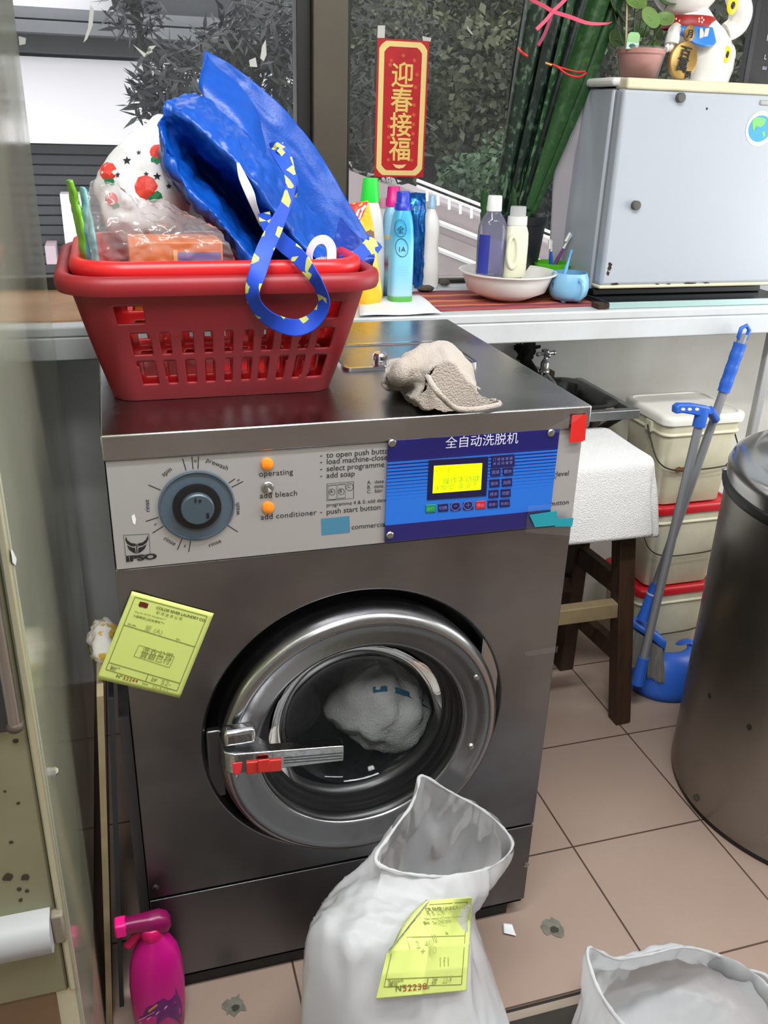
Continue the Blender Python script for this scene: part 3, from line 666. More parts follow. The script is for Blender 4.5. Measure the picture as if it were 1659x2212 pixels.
g = slab([(501, 1647), (523, 1644), (520, 1668), (505, 1672)], hy+.002, hy-.001); part('warning_lens', g, M('red_lens', (220, 50, 60), .3), dr, bevel=.001)
g = G()
for k in range(3):
    y0 = 1625+k*6; g.prism([at(613, y0+12-k*.4, hy-.0004), at(741, y0+1, hy-.0004), at(741, y0+2.5, hy-.0004), at(613, y0+13.5-k*.4, hy-.0004)], (0, -.0004, 0))
part('grip_groove', g, M('groove_dark', (90, 92, 92), .5, .6), dr, ang=0)
# drum inside
g = G(); g.grid([ring(r, y) for r, y in ((.20, .066), (.215, .07), (.225, .09), (.225, .40))], cu=True); g.f([g.v(p) for p in ring(.225, .40)]); part('drum', g, M('dark_steel_drum', (70, 70, 72), .4, .9, var=(60, .5)), wm, ang=60)
# washing in the drum
m_mesh = M('grey_white_mesh_fabric', (214, 218, 216), .9, bump=(300, .7))
def lump(name, label, c, r, mat, seed, catg='laundry', ws=9, amp=.02, rot=None):
    g = G().ball(c, r, 40, rot); g.wrinkle(amp, ws, seed); g.wrinkle(amp*.35, ws*2.6, seed+1, True); return g
g = lump('', '', at(822, 1520, .185), (.098, .085, .098), m_mesh, 3, ws=11, amp=.03)
lb = solo('laundry_bag', g, m_mesh, 'white mesh laundry bag with blue piping behind the porthole glass', 'laundry bag', ang=80)
bv = None
def surf_strip(o, pts, w, name, mat, par, eps=.0015, label=None):
    me = o.data; T = Matrix.Translation(WL[o]); vs = [T @ v.co for v in me.vertices]; bv = BVHTree.FromPolygons(vs, [p.vertices[:] for p in me.polygons])
    g = G(); n = len(pts); L_, R_ = [], []
    for i, (x, y_) in enumerate(pts):
        a_ = V(pts[max(i-1, 0)]); b2 = V(pts[min(i+1, n-1)]); d = (b2-a_).normalized(); nn = V((-d.y, d.x))*w
        for lst, sg in ((L_, 1), (R_, -1)):
            p = V((x, y_))+nn*sg; dd = ray(p.x, p.y); h = bv.ray_cast(CAM, dd)
            if h[0] is None: h = bv.find_nearest(at(p.x, p.y, WL[o].y))
            nrm = h[1] if h[1].dot(dd) < 0 else -h[1]; lst.append(h[0]+nrm*eps)
    g.grid([L_, R_]); return part(name, g, mat, par, label=label, ang=60)
surf_strip(lb, [(806, 1490), (830, 1488), (855, 1491), (880, 1499), (905, 1510), (930, 1526)], 6, 'piping', M('blue_piping', (40, 110, 150), .7), lb)
g = lump('', '', at(865, 1425, .30), (.08, .04, .045), m_mesh, 5, ws=16)
solo('striped_cloth', g, M('taupe_cloth', (150, 142, 128), .9, bump=(200, .4)), 'grey-brown ribbed cloth above the mesh bag in the drum', 'laundry', ang=80)
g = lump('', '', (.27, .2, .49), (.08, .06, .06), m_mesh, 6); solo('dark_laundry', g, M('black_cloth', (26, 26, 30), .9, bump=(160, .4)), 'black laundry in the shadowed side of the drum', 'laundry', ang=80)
# yellow laundry ticket on the front
m_tkt = M('yellow_green_paper', (206, 220, 122), .7, var=(8, .06)); m_tl = M('ticket_line', (120, 132, 62), .7); m_tp = M('ticket_print', (92, 98, 50), .7); m_hand = M('pencil_mark', (158, 168, 92), .7); m_num = M('ticket_number', (150, 62, 40), .7)
def ticket(label, corners, num, hand, y0, bvh=None, bend=None, flap=None):
    """corners: px of top-left, top-right, bottom-right, bottom-left"""
    tl, tr, br, bl = corners
    def S(u, v, e=0.0):
        px = (tl[0]*(1-u)+tr[0]*u)*(1-v)+(bl[0]*(1-u)+br[0]*u)*v; py = (tl[1]*(1-u)+tr[1]*u)*(1-v)+(bl[1]*(1-u)+br[1]*u)*v
        y = (y0(u, v) if callable(y0) else y0)-e
        return at(px, py, y)
    g = G(); n = 20 if not flap else 70
    g.grid([[S(i/n, j/n) for i in range(n+1)] for j in range(n+1)], skip=(lambda i, j: flap(i/n, j/n)) if flap else None)
    o = solo('laundry_ticket', g, m_tkt, label, 'ticket', 'yellow laundry tickets', solid=.0003, ang=60)
    g = G(); e = .0008
    def ln(u0, v0, u1, v1, w=.004):
        du, dv = u1-u0, v1-v0; k = 12; l = math.hypot(du, dv); nu, nv = -dv/l*w, du/l*w
        pts = [(u0+du*i/k, v0+dv*i/k) for i in range(k+1)]
        if flap: pts = [p for p in pts if not flap(p[0]-.02, p[1])]
        if len(pts) > 1: g.grid([[S(u-nu, v-nv, e) for u, v in pts], [S(u+nu, v+nv, e) for u, v in pts]])
    for q in ((.06, .05, .94, .05), (.94, .05, .94, .93), (.06, .05, .06, .88), (.06, .88, .94, .93), (.06, .37, .94, .41), (.06, .80, .94, .84), (.55, .82, .55, .905)): ln(*q)
    part('printed_rule', g, m_tl, o, ang=0)
    def lt(s, u, v, size, mat, **k):
        if flap and flap(u-.02, v): return
        p = S(u, v, .0009); X = (S(u+.08, v, .0009)-p).normalized(); Yv = (S(u, v-.08, .0009)-p); Yv = (Yv-X*Yv.dot(X)).normalized(); Z = X.cross(Yv)
        rot = Matrix(((X.x, Yv.x, Z.x, 0), (X.y, Yv.y, Z.y, 0), (X.z, Yv.z, Z.z, 0), (0, 0, 0, 1))); text(s, p, size, mat, o, rot=rot, **k)
    k = (S(1, .5)-S(0, .5)).length/.105
    w0 = .14 if not flap else .36
    if not flap: lt('COLOR RIVER LAUNDRY CO.,', .34, .115, .0050*k, m_tp, bold=.00012, space=.95)
    else: lt('OR RIVER LAUNDRY CO.', .40, .12, .0046*k, m_tp, bold=.00012, space=.95)
    lt('彩 河 洗 衣 公 司' if not flap else '洗 衣 公 司', .36 if not flap else .42, .165, .0045*k, m_tp)
    lt('Shop No. 40 G/F, Wonderland Villas Commercial Complex, Kowloon' if not flap else 'Villas Commercial Complex, Kowloon', .12 if not flap else .40, .21, .0029*k, m_tp)
    lt('九龍華景山莊商場地下40舖   Tel: 2743 2838' if not flap else '舖40   Tel: 2743 2838', .12 if not flap else .40, .26, .0038*k, m_tp)
    lt('Mr./Ms.', .10, .36, .0036*k, m_tp); lt('Rm.', .70, .385, .0036*k, m_tp); lt('Remark\n備註', .10, .845, .0038*k, m_tp, line=.8); lt('Total\n合計', .60, .865, .0038*k, m_tp, line=.8); lt('Date:', .52, .945, .0038*k, m_tp)
    lt('Nº', .20, .94, .0066*k, m_tp, bold=.0001); lt(num, .285, .945, .0068*k, m_num, space=1.15, bold=.0001)
    for s, u, v, z in hand: lt(s, u, v, z*k, m_hand)
    if not flap:
        g = G()
        for pts in ([(.135, .085), (.19, .08), (.24, .085), (.245, .13), (.22, .14), (.19, .135), (.16, .14), (.135, .13)],): g.poly([S(u, v, .0009) for u, v in pts])
        part('red_emblem', g, M('dark_red_print', (92, 24, 20), .7), o, ang=0)
        g = G()
        for q in ((.32, .54, .76, .57), (.76, .57, .75, .70), (.75, .70, .31, .67), (.31, .67, .32, .54)): ln(*q, w=.0025)
        part('stamp_outline', g, m_tl, o, ang=0); lt('洗衣公司\n貨銀已付', .37, .605, .0098*k, m_tl, line=.75)
    return o
ticket('yellow laundry ticket stuck on the steel front above the porthole', ((285, 1277), (462, 1325), (388, 1508), (209, 1466)), '52244', [('至 (A)', .30, .37, .009), ('52-', .72, .90, .0105), ('22-9-17', .64, .965, .007)], lambda u, v: -.0025-.004*max(0, .35-u)*1.2-.003*v)
# ================================================================== baskets on the machine and what lies in them
def rring(cx, cy_, w, d, r, z, nf=120, ns=60, nc=8):
    pts = []; r = min(r, w, d)
    def seg(x0, y0, x1, y1, n): pts.extend([V((cx+x0+(x1-x0)*i/n, cy_+y0+(y1-y0)*i/n, z)) for i in range(n)])
    def cor(x, y, a0): pts.extend([V((cx+x+r*math.cos(a0+PI/2*i/nc), cy_+y+r*math.sin(a0+PI/2*i/nc), z)) for i in range(nc)])
    seg(-w+r, -d, w-r, -d, nf); cor(w-r, -d+r, -PI/2); seg(w, -d+r, w, d-r, ns); cor(w-r, d-r, 0)
    seg(w-r, d, -w+r, d, nf); cor(-w+r, d-r, PI/2); seg(-w, d-r, -w, -d+r, ns); cor(-w+r, -d+r, PI)
    return pts
US = [(.139, .208), (.243, .284), (.323, .365), (.404, .441), (.481, .519), (.557, .594), (.63, .67), (.707, .743), (.78, .817), (.85, .907)]
def basket(name, label, base, rim, mat, holes=True, sagging=0.0):
    (bx, by, bw, bd, bz), (rx, ry, rw, rd, rz) = base, rim
    t0 = thing(name, label, 'laundry basket', (bx, by, bz), 'nested red laundry baskets')
    NZ = 50; rows = []
    for j in range(NZ+1):
        t = j/NZ; f = t+0.03*math.sin(t*PI); rows.append(rring(bx+(rx-bx)*f, by+(ry-by)*f, bw+(rw-bw)*f, bd+(rd-bd)*f, .035+.02*t, bz+(rz-bz)*t))
    dims = [(bx+(rx-bx)*j/NZ, bw+(rw-bw)*j/NZ, by+(ry-by)*j/NZ, bd+(rd-bd)*j/NZ) for j in range(NZ+1)]
    def skip(i, j):
        if not holes: return False
        t = (j+.5)/NZ; p = rows[j][i]; cx, w, cy_, d = dims[j]
        if 120+16 <= i % 376 < 120+16+60-8 or i >= 316: u = (p.y-cy_+d)/(2*d); k = 3
        else: u = (p.x-cx+w)/(2*w); k = 0
        if .14 < t < .35 or .40 < t < .59:
            return any(a < u < b for a, b in US)
        if .65 < t < .80: return .11 < u < .21 or .83 < u < .90
        return False
    g = G(); R = g.grid(rows, cu=True, skip=skip); g.f(R[0][::-1])
    # rounded foot
    part('basket_wall', g, mat, t0, solid=.0032, ang=50)
    prof = [(0, -.014), (.0005, -.002), (.004, .004), (.012, .006), (.019, .003), (.022, -.004), (.022, -.014), (.019, -.021), (.015, -.021), (.016, -.012), (.012, -.004), (.004, -.006), (.003, -.014)]
    g = G(); g.grid([rring(rx, ry, rw+o-.004, rd+o-.004, .055+o, rz+h, 40, 30, 8) for o, h in prof], cu=True, cv=True); part('rim', g, mat, t0, ang=60)
    return t0
m_red1 = M('dull_red_plastic', (142, 24, 34), .5, var=(7, .15)); m_red2 = M('bright_red_plastic', (206, 30, 34), .35)
basket('laundry_basket', 'dull red slatted laundry basket standing on the washing machine', (.193, .275, .172, .125, WH+.002), (.194, .285, .223, .196, 1.322), m_red1)
basket('laundry_basket', 'bright red basket nested inside the dull red laundry basket', (.193, .280, .166, .120, WH+.010), (.194, .292, .2015, .170, 1.3375), m_red2)
# ---- big blue woven bag
def woven(name, c, scale=260):
    m = bpy.data.materials.new(name); m.use_nodes = True; nt = m.node_tree; N = nt.nodes; L = nt.links; b = N['Principled BSDF']
    t = N.new('ShaderNodeTexCoord'); n = N.new('ShaderNodeTexNoise'); n.inputs['Scale'].default_value = 60; n.inputs['Detail'].default_value = 5; L.new(t.outputs['Object'], n.inputs['Vector'])
    br = N.new('ShaderNodeTexVoronoi'); br.inputs['Scale'].default_value = scale; L.new(t.outputs['Object'], br.inputs['Vector'])
    r = N.new('ShaderNodeValToRGB'); r.color_ramp.elements[0].color = lin(c); r.color_ramp.elements[1].color = lin((c[0]*.8, c[1]*.75, c[2]*.85)); L.new(n.outputs[0], r.inputs[0]); L.new(r.outputs[0], b.inputs['Base Color'])
    a = N.new('ShaderNodeMath'); a.operation = 'MULTIPLY_ADD'; L.new(br.outputs['Distance'], a.inputs[0]); a.inputs[1].default_value = .35; L.new(n.outputs[0], a.inputs[2])
    bp = N.new('ShaderNodeBump'); bp.inputs['Strength'].default_value = .22; bp.inputs['Distance'].default_value = .002; L.new(a.outputs[0], bp.inputs['Height']); L.new(bp.outputs[0], b.inputs['Normal'])
    b.inputs['Roughness'].default_value = .34; b.inputs['Specular IOR Level'].default_value = .42
    return m
m_blue = woven('blue_woven_plastic', (10, 82, 178)); 
def A3(rows): return [[at(*p) for p in r] for r in rows]
bag = thing('shopping_bag', 'large blue woven plastic bag heaped in the red laundry baskets', 'bag', at(600, 570, .3))
g = G(); g.sheet(A3([[(443, 108, .42), (500, 140, .43), (570, 195, .44), (640, 265, .44), (700, 345, .44), (745, 425, .43), (788, 495, .42), (808, 540, .41)],
    [(440, 128, .41), (495, 165, .425), (562, 225, .43), (628, 295, .43), (685, 375, .43), (730, 455, .42), (775, 522, .41), (800, 560, .40)],
    [(436, 150, .40), (485, 195, .41), (550, 260, .42), (610, 330, .42), (668, 415, .42), (712, 490, .41), (755, 550, .40), (785, 580, .39)],
    [(432, 185, .385), (475, 235, .40), (540, 300, .40), (590, 380, .41), (640, 460, .41), (680, 530, .40), (720, 575, .39), (750, 600, .38)]]), 60, 30)
g.wrinkle(.004, 9, 4, True, (1.4, 1, .6)); g.wrinkle(.0015, 40, 2, True); part('back_panel', g, m_blue, bag, solid=.0012, ang=80)
g = G(); g.sheet(A3([[(446, 112, .415), (452, 125, .40), (470, 145, .395), (500, 170, .39), (530, 200, .385), (556, 245, .38), (568, 290, .375), (575, 325, .37)],
    [(432, 168, .37), (440, 178, .36), (460, 195, .355), (485, 215, .35), (515, 245, .345), (540, 280, .34), (555, 310, .335), (565, 340, .33)],
    [(430, 192, .36), (440, 205, .35), (455, 225, .345), (480, 245, .34), (505, 270, .335), (528, 300, .33), (545, 330, .325), (560, 360, .32)]]), 50, 24)
g.wrinkle(.002, 20, 5); part('front_hem', g, m_blue, bag, solid=.0012, ang=80)
body = A3([
    [(425, 196, .36), (480, 225, .37), (545, 285, .38), (600, 355, .39), (655, 430, .39), (705, 500, .38), (760, 552, .37), (800, 575, .36)],
    [(398, 197, .33), (455, 225, .325), (525, 280, .32), (585, 350, .32), (645, 425, .315), (695, 490, .31), (745, 545, .30), (790, 565, .30)],
    [(365, 212, .29), (425, 245, .27), (505, 305, .255), (565, 375, .245), (625, 450, .235), (675, 515, .23), (725, 560, .225), (770, 580, .23)],
    [(355, 228, .285), (405, 262, .26), (480, 330, .24), (545, 405, .225), (600, 480, .215), (650, 540, .21), (700, 580, .21), (745, 595, .22)],
    [(351, 244, .284), (391, 282, .288), (452, 345, .31), (520, 415, .33), (575, 490, .34), (620, 550, .33), (665, 590, .31), (705, 605, .30)],
    [(345, 256, .281), (383, 305, .31), (435, 365, .38), (500, 435, .40), (555, 505, .40), (600, 565, .38), (640, 600, .35), (680, 615, .33)],
    [(341, 268, .280), (374, 325, .280), (425, 385, .285), (485, 450, .28), (540, 515, .27), (580, 570, .26), (615, 605, .25), (650, 620, .25)],
    [(343, 270, .28), (368, 340, .255), (412, 402, .24), (468, 458, .225), (520, 522, .21), (560, 575, .205), (595, 610, .20), (625, 625, .21)],
    [(339, 300, .29), (355, 358, .27), (395, 422, .255), (448, 470, .24), (500, 530, .22), (540, 582, .21), (570, 612, .21), (600, 630, .22)],
    [(345, 330, .34), (362, 375, .34), (398, 432, .33), (445, 480, .31), (495, 540, .29), (532, 590, .28), (560, 620, .28), (585, 640, .28)]])
g = G(); g.sheet(body, 110, 90); g.wrinkle(.010, 9, 9, True, (1.3, 1, .7)); g.wrinkle(.005, 24, 2, True, (1.5, 1, .6)); g.wrinkle(.0016, 60, 7, True)
part('body', g, m_blue, bag, solid=.0012, ang=80)
# the far end, tucked over the basket rim
g = G(); g.sheet(A3([[(735, 470, .30), (765, 500, .30), (790, 520, .29), (808, 530, .28)], [(720, 520, .26), (755, 535, .25), (785, 545, .24), (810, 548, .24)], [(690, 555, .25), (740, 565, .24), (780, 570, .23), (808, 566, .23)], [(680, 590, .28), (730, 595, .27), (775, 592, .26), (800, 590, .26)]]), 40, 30)
g.wrinkle(.005, 26, 6, True); part('end_panel', g, woven('navy_blue_woven_plastic', (20, 58, 150)), bag, solid=.0012, ang=80)
# straps, blue with yellow lettering
def strapmat():
    m = M('blue_yellow_strap', (22, 70, 190), .6); nt = m.node_tree; N = nt.nodes; L = nt.links; b = N['Principled BSDF']
    t = N.new('ShaderNodeTexCoord'); n = N.new('ShaderNodeTexVoronoi'); n.inputs['Scale'].default_value = 62; L.new(t.outputs['Object'], n.inputs['Vector'])
    s = N.new('ShaderNodeSeparateColor'); L.new(n.outputs['Color'], s.inputs[0]); k = N.new('ShaderNodeMath'); k.operation = 'GREATER_THAN'; k.inputs[1].default_value = .74; L.new(s.outputs[0], k.inputs[0])
    mx = N.new('ShaderNodeMix'); mx.data_type = 'RGBA'; L.new(k.outputs[0], mx.inputs[0]); mx.inputs[6].default_value = lin((22, 70, 190)); mx.inputs[7].default_value = lin((196, 200, 110)); L.new(mx.outputs[2], b.inputs['Base Color'])
    return m
m_strap = strapmat()
def strap(pts, w, name='strap', n=70, tw=None, mat=None):
    P_ = cat([at(*p) for p in pts], n); ac = []
    for i, p in enumerate(P_):
        t = (P_[min(i+1, n-1)]-P_[max(i-1, 0)]).normalized(); view = (p-CAM).normalized(); s_ = t.cross(view).normalized(); a = (tw(i/(n-1)) if tw else 0)
        ac.append((s_*math.cos(a)+view*math.sin(a))*w)
    g = G().ribbon(P_, ac); return part(name, g, mat or m_strap, bag, solid=.0014, ang=30)
strap([(597, 315, .20), (612, 345, .17), (628, 385, .14), (622, 430, .12), (600, 480, .10), (572, 540, .075), (556, 590, .052), (545, 630, .05), (556, 664, .06), (590, 694, .07), (640, 708, .075), (680, 690, .07), (700, 655, .06), (690, 620, .05), (672, 590, .05), (640, 550, .09), (605, 520, .13), (578, 485, .18), (570, 460, .21)], .0125, tw=lambda u: .85*math.sin(u*11)+.1)
strap([(585, 320, .21), (600, 316, .19), (618, 335, .18), (626, 365, .17), (634, 395, .16), (630, 425, .17)], .009, tw=lambda u: .7)
strap([(812, 520, .27), (796, 540, .24), (770, 560, .22), (740, 572, .20)], .016, tw=lambda u: .4)
g = G(); g.sheet(A3([[(511, 352, .232), (517, 352, .23)], [(516, 385, .21), (532, 380, .205)], [(532, 425, .20), (549, 415, .195)], [(546, 455, .205), (556, 445, .20)], [(562, 490, .22), (570, 485, .22)]]), 8, 20)
part('care_label', g, M('white_label', (232, 232, 232), .7), bag, solid=.0006, ang=80, label='white fabric care label')
# ---- white strawberry print bag
m_wp = M('white_thin_plastic', (238, 238, 238), .4, bump=(60, .2)); c = at(312, 420, .40)
g = G().ball(c, (.078, .06, .080), 56)
for v in g.bm.verts:
    d = v.co-c
    if d.z > 0: k = d.z/.08; v.co.x += .035*k*k; v.co.z += .045*k*k; q = 1-.45*k*k; v.co.x = c.x+.035*k*k+(v.co.x-c.x-.035*k*k)*q; v.co.y = c.y+(v.co.y-c.y)*q
g.wrinkle(.012, 15, 11, True); g.wrinkle(.004, 40, 5, True)
bv = g.bvh(); sb = solo('printed_bag', g, m_wp, 'white plastic bag printed with strawberries and black stars beside the blue bag', 'bag', ang=80)
m_sr, m_lg, m_st = M('strawberry_red', (224, 66, 52), .5), M('strawberry_leaf', (42, 140, 92), .5), M('star_black', (24, 26, 36), .5)
def dec(name, pts, mat, par, bv, eps=.0012):
    g = G(); lay(g, bv, [at(x, y, .3) for x, y in pts], eps); return part(name, g, mat, par, ang=0)
def straw(px, py, s_, rot, bv, par):
    c_, s2 = math.cos(rot), math.sin(rot); T_ = lambda q: [(px+(x*c_-y*s2)*s_, py+(x*s2+y*c_)*s_) for x, y in q]
    dec('strawberry_print', T_([(-.9, -.1), (-.6, -.75), (0, -.95), (.6, -.7), (.95, -.1), (.75, .5), (.35, .85), (0, .95), (-.45, .8), (-.8, .4)]), m_sr, par, bv)
    dec('strawberry_leaf', T_([(.2, .75), (.5, .6), (.9, .3), (1.2, .5), (1.35, .85), (.9, 1.0), (.6, 1.3), (.3, 1.1)]), m_lg, par, bv, .0014)
for px, py, s_, ro in ((315, 404, 27, 0), (234, 370, 20, .6), (339, 328, 17, 1.0), (242, 430, 15, .2)): straw(px, py, s_, ro, bv, sb)
for px, py, s_ in ((339, 381, 9), (275, 347, 10), (316, 376, 6), (255, 378, 6), (364, 403, 7), (300, 330, 6)):
    dec('star_print', [(px+s_*(1 if k % 2 == 0 else .42)*math.sin(k*PI/5), py-s_*(1 if k % 2 == 0 else .42)*math.cos(k*PI/5)) for k in range(10)], m_st, sb, bv)
# ---- orange carton, partly seen through a clear bag
cx0, cx1 = at(280, 560, .17).x, at(482, 560, .17).x; zt = at(400, 523, .17).z; zb = 1.235
ob = thing('carton', 'orange cardboard carton inside the clear plastic bag', 'box', ((cx0+cx1)/2, .22, zb))
part('carton_body', G().box(cx0, cx1, .17, .27, zb, zt), M('orange_card', (226, 116, 40), .5, var=(30, .2)), ob, bevel=.002)
xa, xb = at(384, 560, .17).x, at(478, 560, .17).x
part('label_panel', G().box(xa, xb, .1688, .17, zb, at(430, 545, .169).z), M('violet_card', (112, 100, 158), .5), ob, ang=0)
part('label_stripe', G().box(xa-.006, xa, .1686, .17, zb, at(430, 540, .169).z), M('light_orange_card', (240, 170, 90), .5), ob, ang=0)
m_clear = film('clear_bag_film', (244, 246, 248), .20, .16, gl=.30)
g = G(); g.sheet(A3([[(198, 388, .20), (245, 398, .20), (300, 425, .22), (370, 440, .23), (430, 468, .24)],
    [(186, 440, .17), (240, 435, .165), (310, 450, .18), (390, 465, .19), (465, 492, .20)],
    [(185, 500, .145), (235, 490, .13), (310, 490, .14), (400, 490, .145), (490, 520, .15)],
    [(195, 550, .135), (240, 540, .12), (310, 530, .125), (400, 525, .13), (505, 550, .14)],
    [(205, 590, .14), (250, 590, .13), (310, 590, .135), (400, 590, .14), (515, 590, .15)]]), 70, 60)
g.wrinkle(.008, 22, 3, True); g.wrinkle(.003, 60, 8, True)
solo('clear_bag', g, m_clear, 'crumpled clear plastic bag around the orange carton', 'plastic bag', ang=80)
# ---- green and teal pouches standing at the basket's end
m_gp = M('green_pouch_film', (120, 190, 40), .3, var=(30, .3)); m_tp2 = M('teal_pouch_film', (70, 150, 165), .3, var=(25, .5), col2=(150, 200, 205))
for nm, mt, rows, lab in (('refill_pouch', m_gp, [[(147, 388, .22), (150, 389, .21), (153, 391, .20)], [(154, 430, .22), (163, 428, .205), (170, 440, .20)], [(166, 490, .21), (176, 485, .19), (184, 495, .185)], [(178, 550, .20), (186, 548, .18), (192, 552, .175)], [(184, 600, .20), (192, 598, .18), (198, 600, .175)]], 'narrow green plastic pouch standing up at the basket end'),
        ('refill_pouch', m_tp2, [[(178, 404, .21), (182, 404, .2), (186, 410, .195)], [(180, 450, .2), (188, 448, .185), (196, 455, .18)], [(182, 500, .19), (196, 495, .17), (206, 505, .165)], [(186, 545, .18), (202, 545, .16), (212, 550, .158)], [(192, 600, .18), (206, 598, .16), (216, 600, .16)]], 'teal plastic pouch beside the clear bag')):
    g = G(); g.sheet(A3(rows), 14, 40); g.wrinkle(.002, 40, 5, True); solo(nm, g, mt, lab, 'pouch', 'pouches in the basket', solid=.006, ang=80)
# ---- pale netted washing bag with a loop
m_net = M('lilac_net', (208, 204, 220), .8, var=(500, .5), ramp=(.45, .5))
nb = thing('net_bag', 'small pale lilac net washing bag with a loop at the basket rim', 'net bag', at(705, 580, .16))
g = G(); g.sheet(A3([[(664, 570, .14), (690, 556, .135), (720, 556, .135), (748, 572, .14)], [(662, 590, .13), (690, 580, .125), (720, 580, .125), (750, 590, .13)], [(662, 615, .14), (690, 610, .14), (720, 610, .14), (750, 615, .14)]]), 20, 14); g.wrinkle(.004, 40, 2, True)
part('net', g, m_net, nb, solid=.004, ang=80)
P_ = cat([at(*p) for p in ((672, 585, .12), (668, 550, .125), (680, 524, .13), (700, 518, .13), (714, 532, .125), (716, 560, .12), (712, 590, .115))], 40)
part('loop', G().ribbon(P_, [V((0.002, .004, .0))+(P_[min(i+1, 39)]-P_[max(i-1, 0)]).normalized().cross((p-CAM).normalized())*.006 for i, p in enumerate(P_)]), M('lilac_tape', (198, 186, 214), .6), nb, solid=.0015, ang=80)
# ---- terry cloth on the steel top
m_terry = M('beige_terry_cloth', (180, 169, 157), .95, var=(10, .10), bump=(420, 1.0), sheen=.3)
T3 = lambda rows: [[atz(x, y_, WH+h) for x, y_, h in r] for r in rows]
g = G(); g.sheet(T3([
    [(850, 800, .003), (890, 785, .003), (935, 770, .003), (985, 780, .003), (1008, 815, .003), (1035, 845, .003)],
    [(838, 785, .035), (880, 768, .045), (928, 744, .055), (972, 755, .055), (998, 800, .04), (1030, 838, .02)],
    [(832, 790, .045), (872, 775, .065), (915, 748, .085), (955, 738, .09), (990, 775, .07), (1022, 822, .035)],
    [(830, 806, .045), (866, 800, .06), (905, 785, .07), (950, 765, .085), (985, 800, .075), (1025, 836, .035)],
    [(833, 826, .03), (868, 832, .035), (905, 812, .055), (945, 800, .075), (985, 825, .065), (1030, 848, .03)],
    [(846, 836, .012), (878, 842, .02), (912, 838, .04), (948, 832, .06), (985, 850, .045), (1045, 858, .024)],
    [(866, 846, .008), (888, 862, .02), (922, 862, .035), (955, 864, .035), (995, 872, .022), (1075, 866, .018)],
    [(880, 868, .004), (902, 882, .005), (940, 889, .006), (985, 891, .006), (1030, 884, .005), (1088, 875, .006)]]), 110, 90)
g.wrinkle(.008, 13, 21, True, (1.3, .7, 1)); g.wrinkle(.004, 30, 3, True, (1.4, .8, 1))
for k in range(5): bmesh.ops.smooth_vert(g.bm, verts=g.bm.verts[:], factor=.5, use_axis_x=True, use_axis_y=True, use_axis_z=True)
g.wrinkle(.0006, 300, 4)
for v in g.bm.verts: v.co.z = max(v.co.z, WH+.003); v.co.y = max(v.co.y, -.004)
tw = solo('face_towel', g, m_terry, 'crumpled beige terry cloth on the steel machine top', 'towel', solid=.004, ang=80)
part('hem', G().tube(cat([atz(x, y_, WH+h) for x, y_, h in ((884, 838, .022), (858, 836, .018), (838, 836, .016), (832, 826, .022), (844, 818, .032))], 24), .0065, 8), m_terry, tw, ang=80)
part('hem', G().tube(cat([atz(x, y_, WH+h) for x, y_, h in ((925, 815, .062), (936, 835, .06), (955, 858, .045), (985, 882, .014), (1030, 884, .010), (1080, 874, .012))], 40), .0045, 8), m_terry, tw, ang=80)
# ================================================================== things on the window ledge
def sect(cx, cy_, z, w, d, n, k=32):
    """superellipse ring"""
    out = []
    for i in range(k):
        t = 2*PI*i/k; c, s_ = math.cos(t), math.sin(t)
        out.append(V((cx+w*math.copysign(abs(c)**(2/n), c), cy_+d*math.copysign(abs(s_)**(2/n), s_), z)))
    return out
def bottle(name, label, catg, px, pyb, parts, z0=SILL, dep=1.0, group=None, y=None):
    """parts: (part name, material, [(py, half-width px, exponent[, px shift])], label)"""
    yf = y if y is not None else atz(px, pyb, z0).y; k = sc(px, pyb, yf); w0 = max(s[1] for s in parts[0][2])*k
    c = at(px, pyb, yf); cx, cy_ = c.x, yf+w0*dep; t = thing(name, label, catg, (cx, cy_, z0), group); t['_c'] = (cx, cy_, yf)
    out = [t]
    for pn, mt, secs, *lb in parts:
        g = G(); rings = []
        for s in secs:
            z = at(px, s[0], yf).z if s[0] is not None else z0
            rings.append(sect(cx+(s[3]*k if len(s) > 3 else 0), cy_, max(z, z0), s[1]*k, min(s[1]*k*dep, s[1]*k), s[2]))
        g.loft(rings); out.append(part(pn, g, mt, t, ang=50, label=lb[0] if lb else None))
    return out
def curve_line(name, pts, r, mat, par): g = G(); g.tube(pts, r, 6); return part(name, g, mat, par, ang=80)
m_pen = M('marker_ink', (30, 44, 60), .6)
# mats and paper
def stripes():
    m = M('striped_cloth', (150, 70, 40), .85); nt = m.node_tree; N = nt.nodes; L = nt.links; b = N['Principled BSDF']
    t = N.new('ShaderNodeTexCoord'); s = N.new('ShaderNodeSeparateXYZ'); L.new(t.outputs['Object'], s.inputs[0]); k = N.new('ShaderNodeMath'); k.operation = 'MULTIPLY_ADD'; L.new(s.outputs[1], k.inputs[0]); k.inputs[1].default_value = 5.0; k.inputs[2].default_value = 20.13
    f = N.new('ShaderNodeMath'); f.operation = 'FRACT'; L.new(k.outputs[0], f.inputs[0]); r = N.new('ShaderNodeValToRGB'); r.color_ramp.interpolation = 'CONSTANT'; e = r.color_ramp.elements
    cols = ((0, (206, 128, 74)), (.1, (140, 62, 72)), (.3, (168, 84, 70)), (.38, (214, 146, 88)), (.46, (150, 70, 70)), (.62, (124, 58, 82)), (.72, (204, 122, 78)), (.8, (158, 72, 68)))
    e[0].position = 0; e[0].color = lin(cols[0][1]); e[1].position = .1; e[1].color = lin(cols[1][1])
    for p, c in cols[2:]: q = e.new(p); q.color = lin(c)
    L.new(f.outputs[0], r.inputs[0]); L.new(r.outputs[0], b.inputs['Base Color']); return m
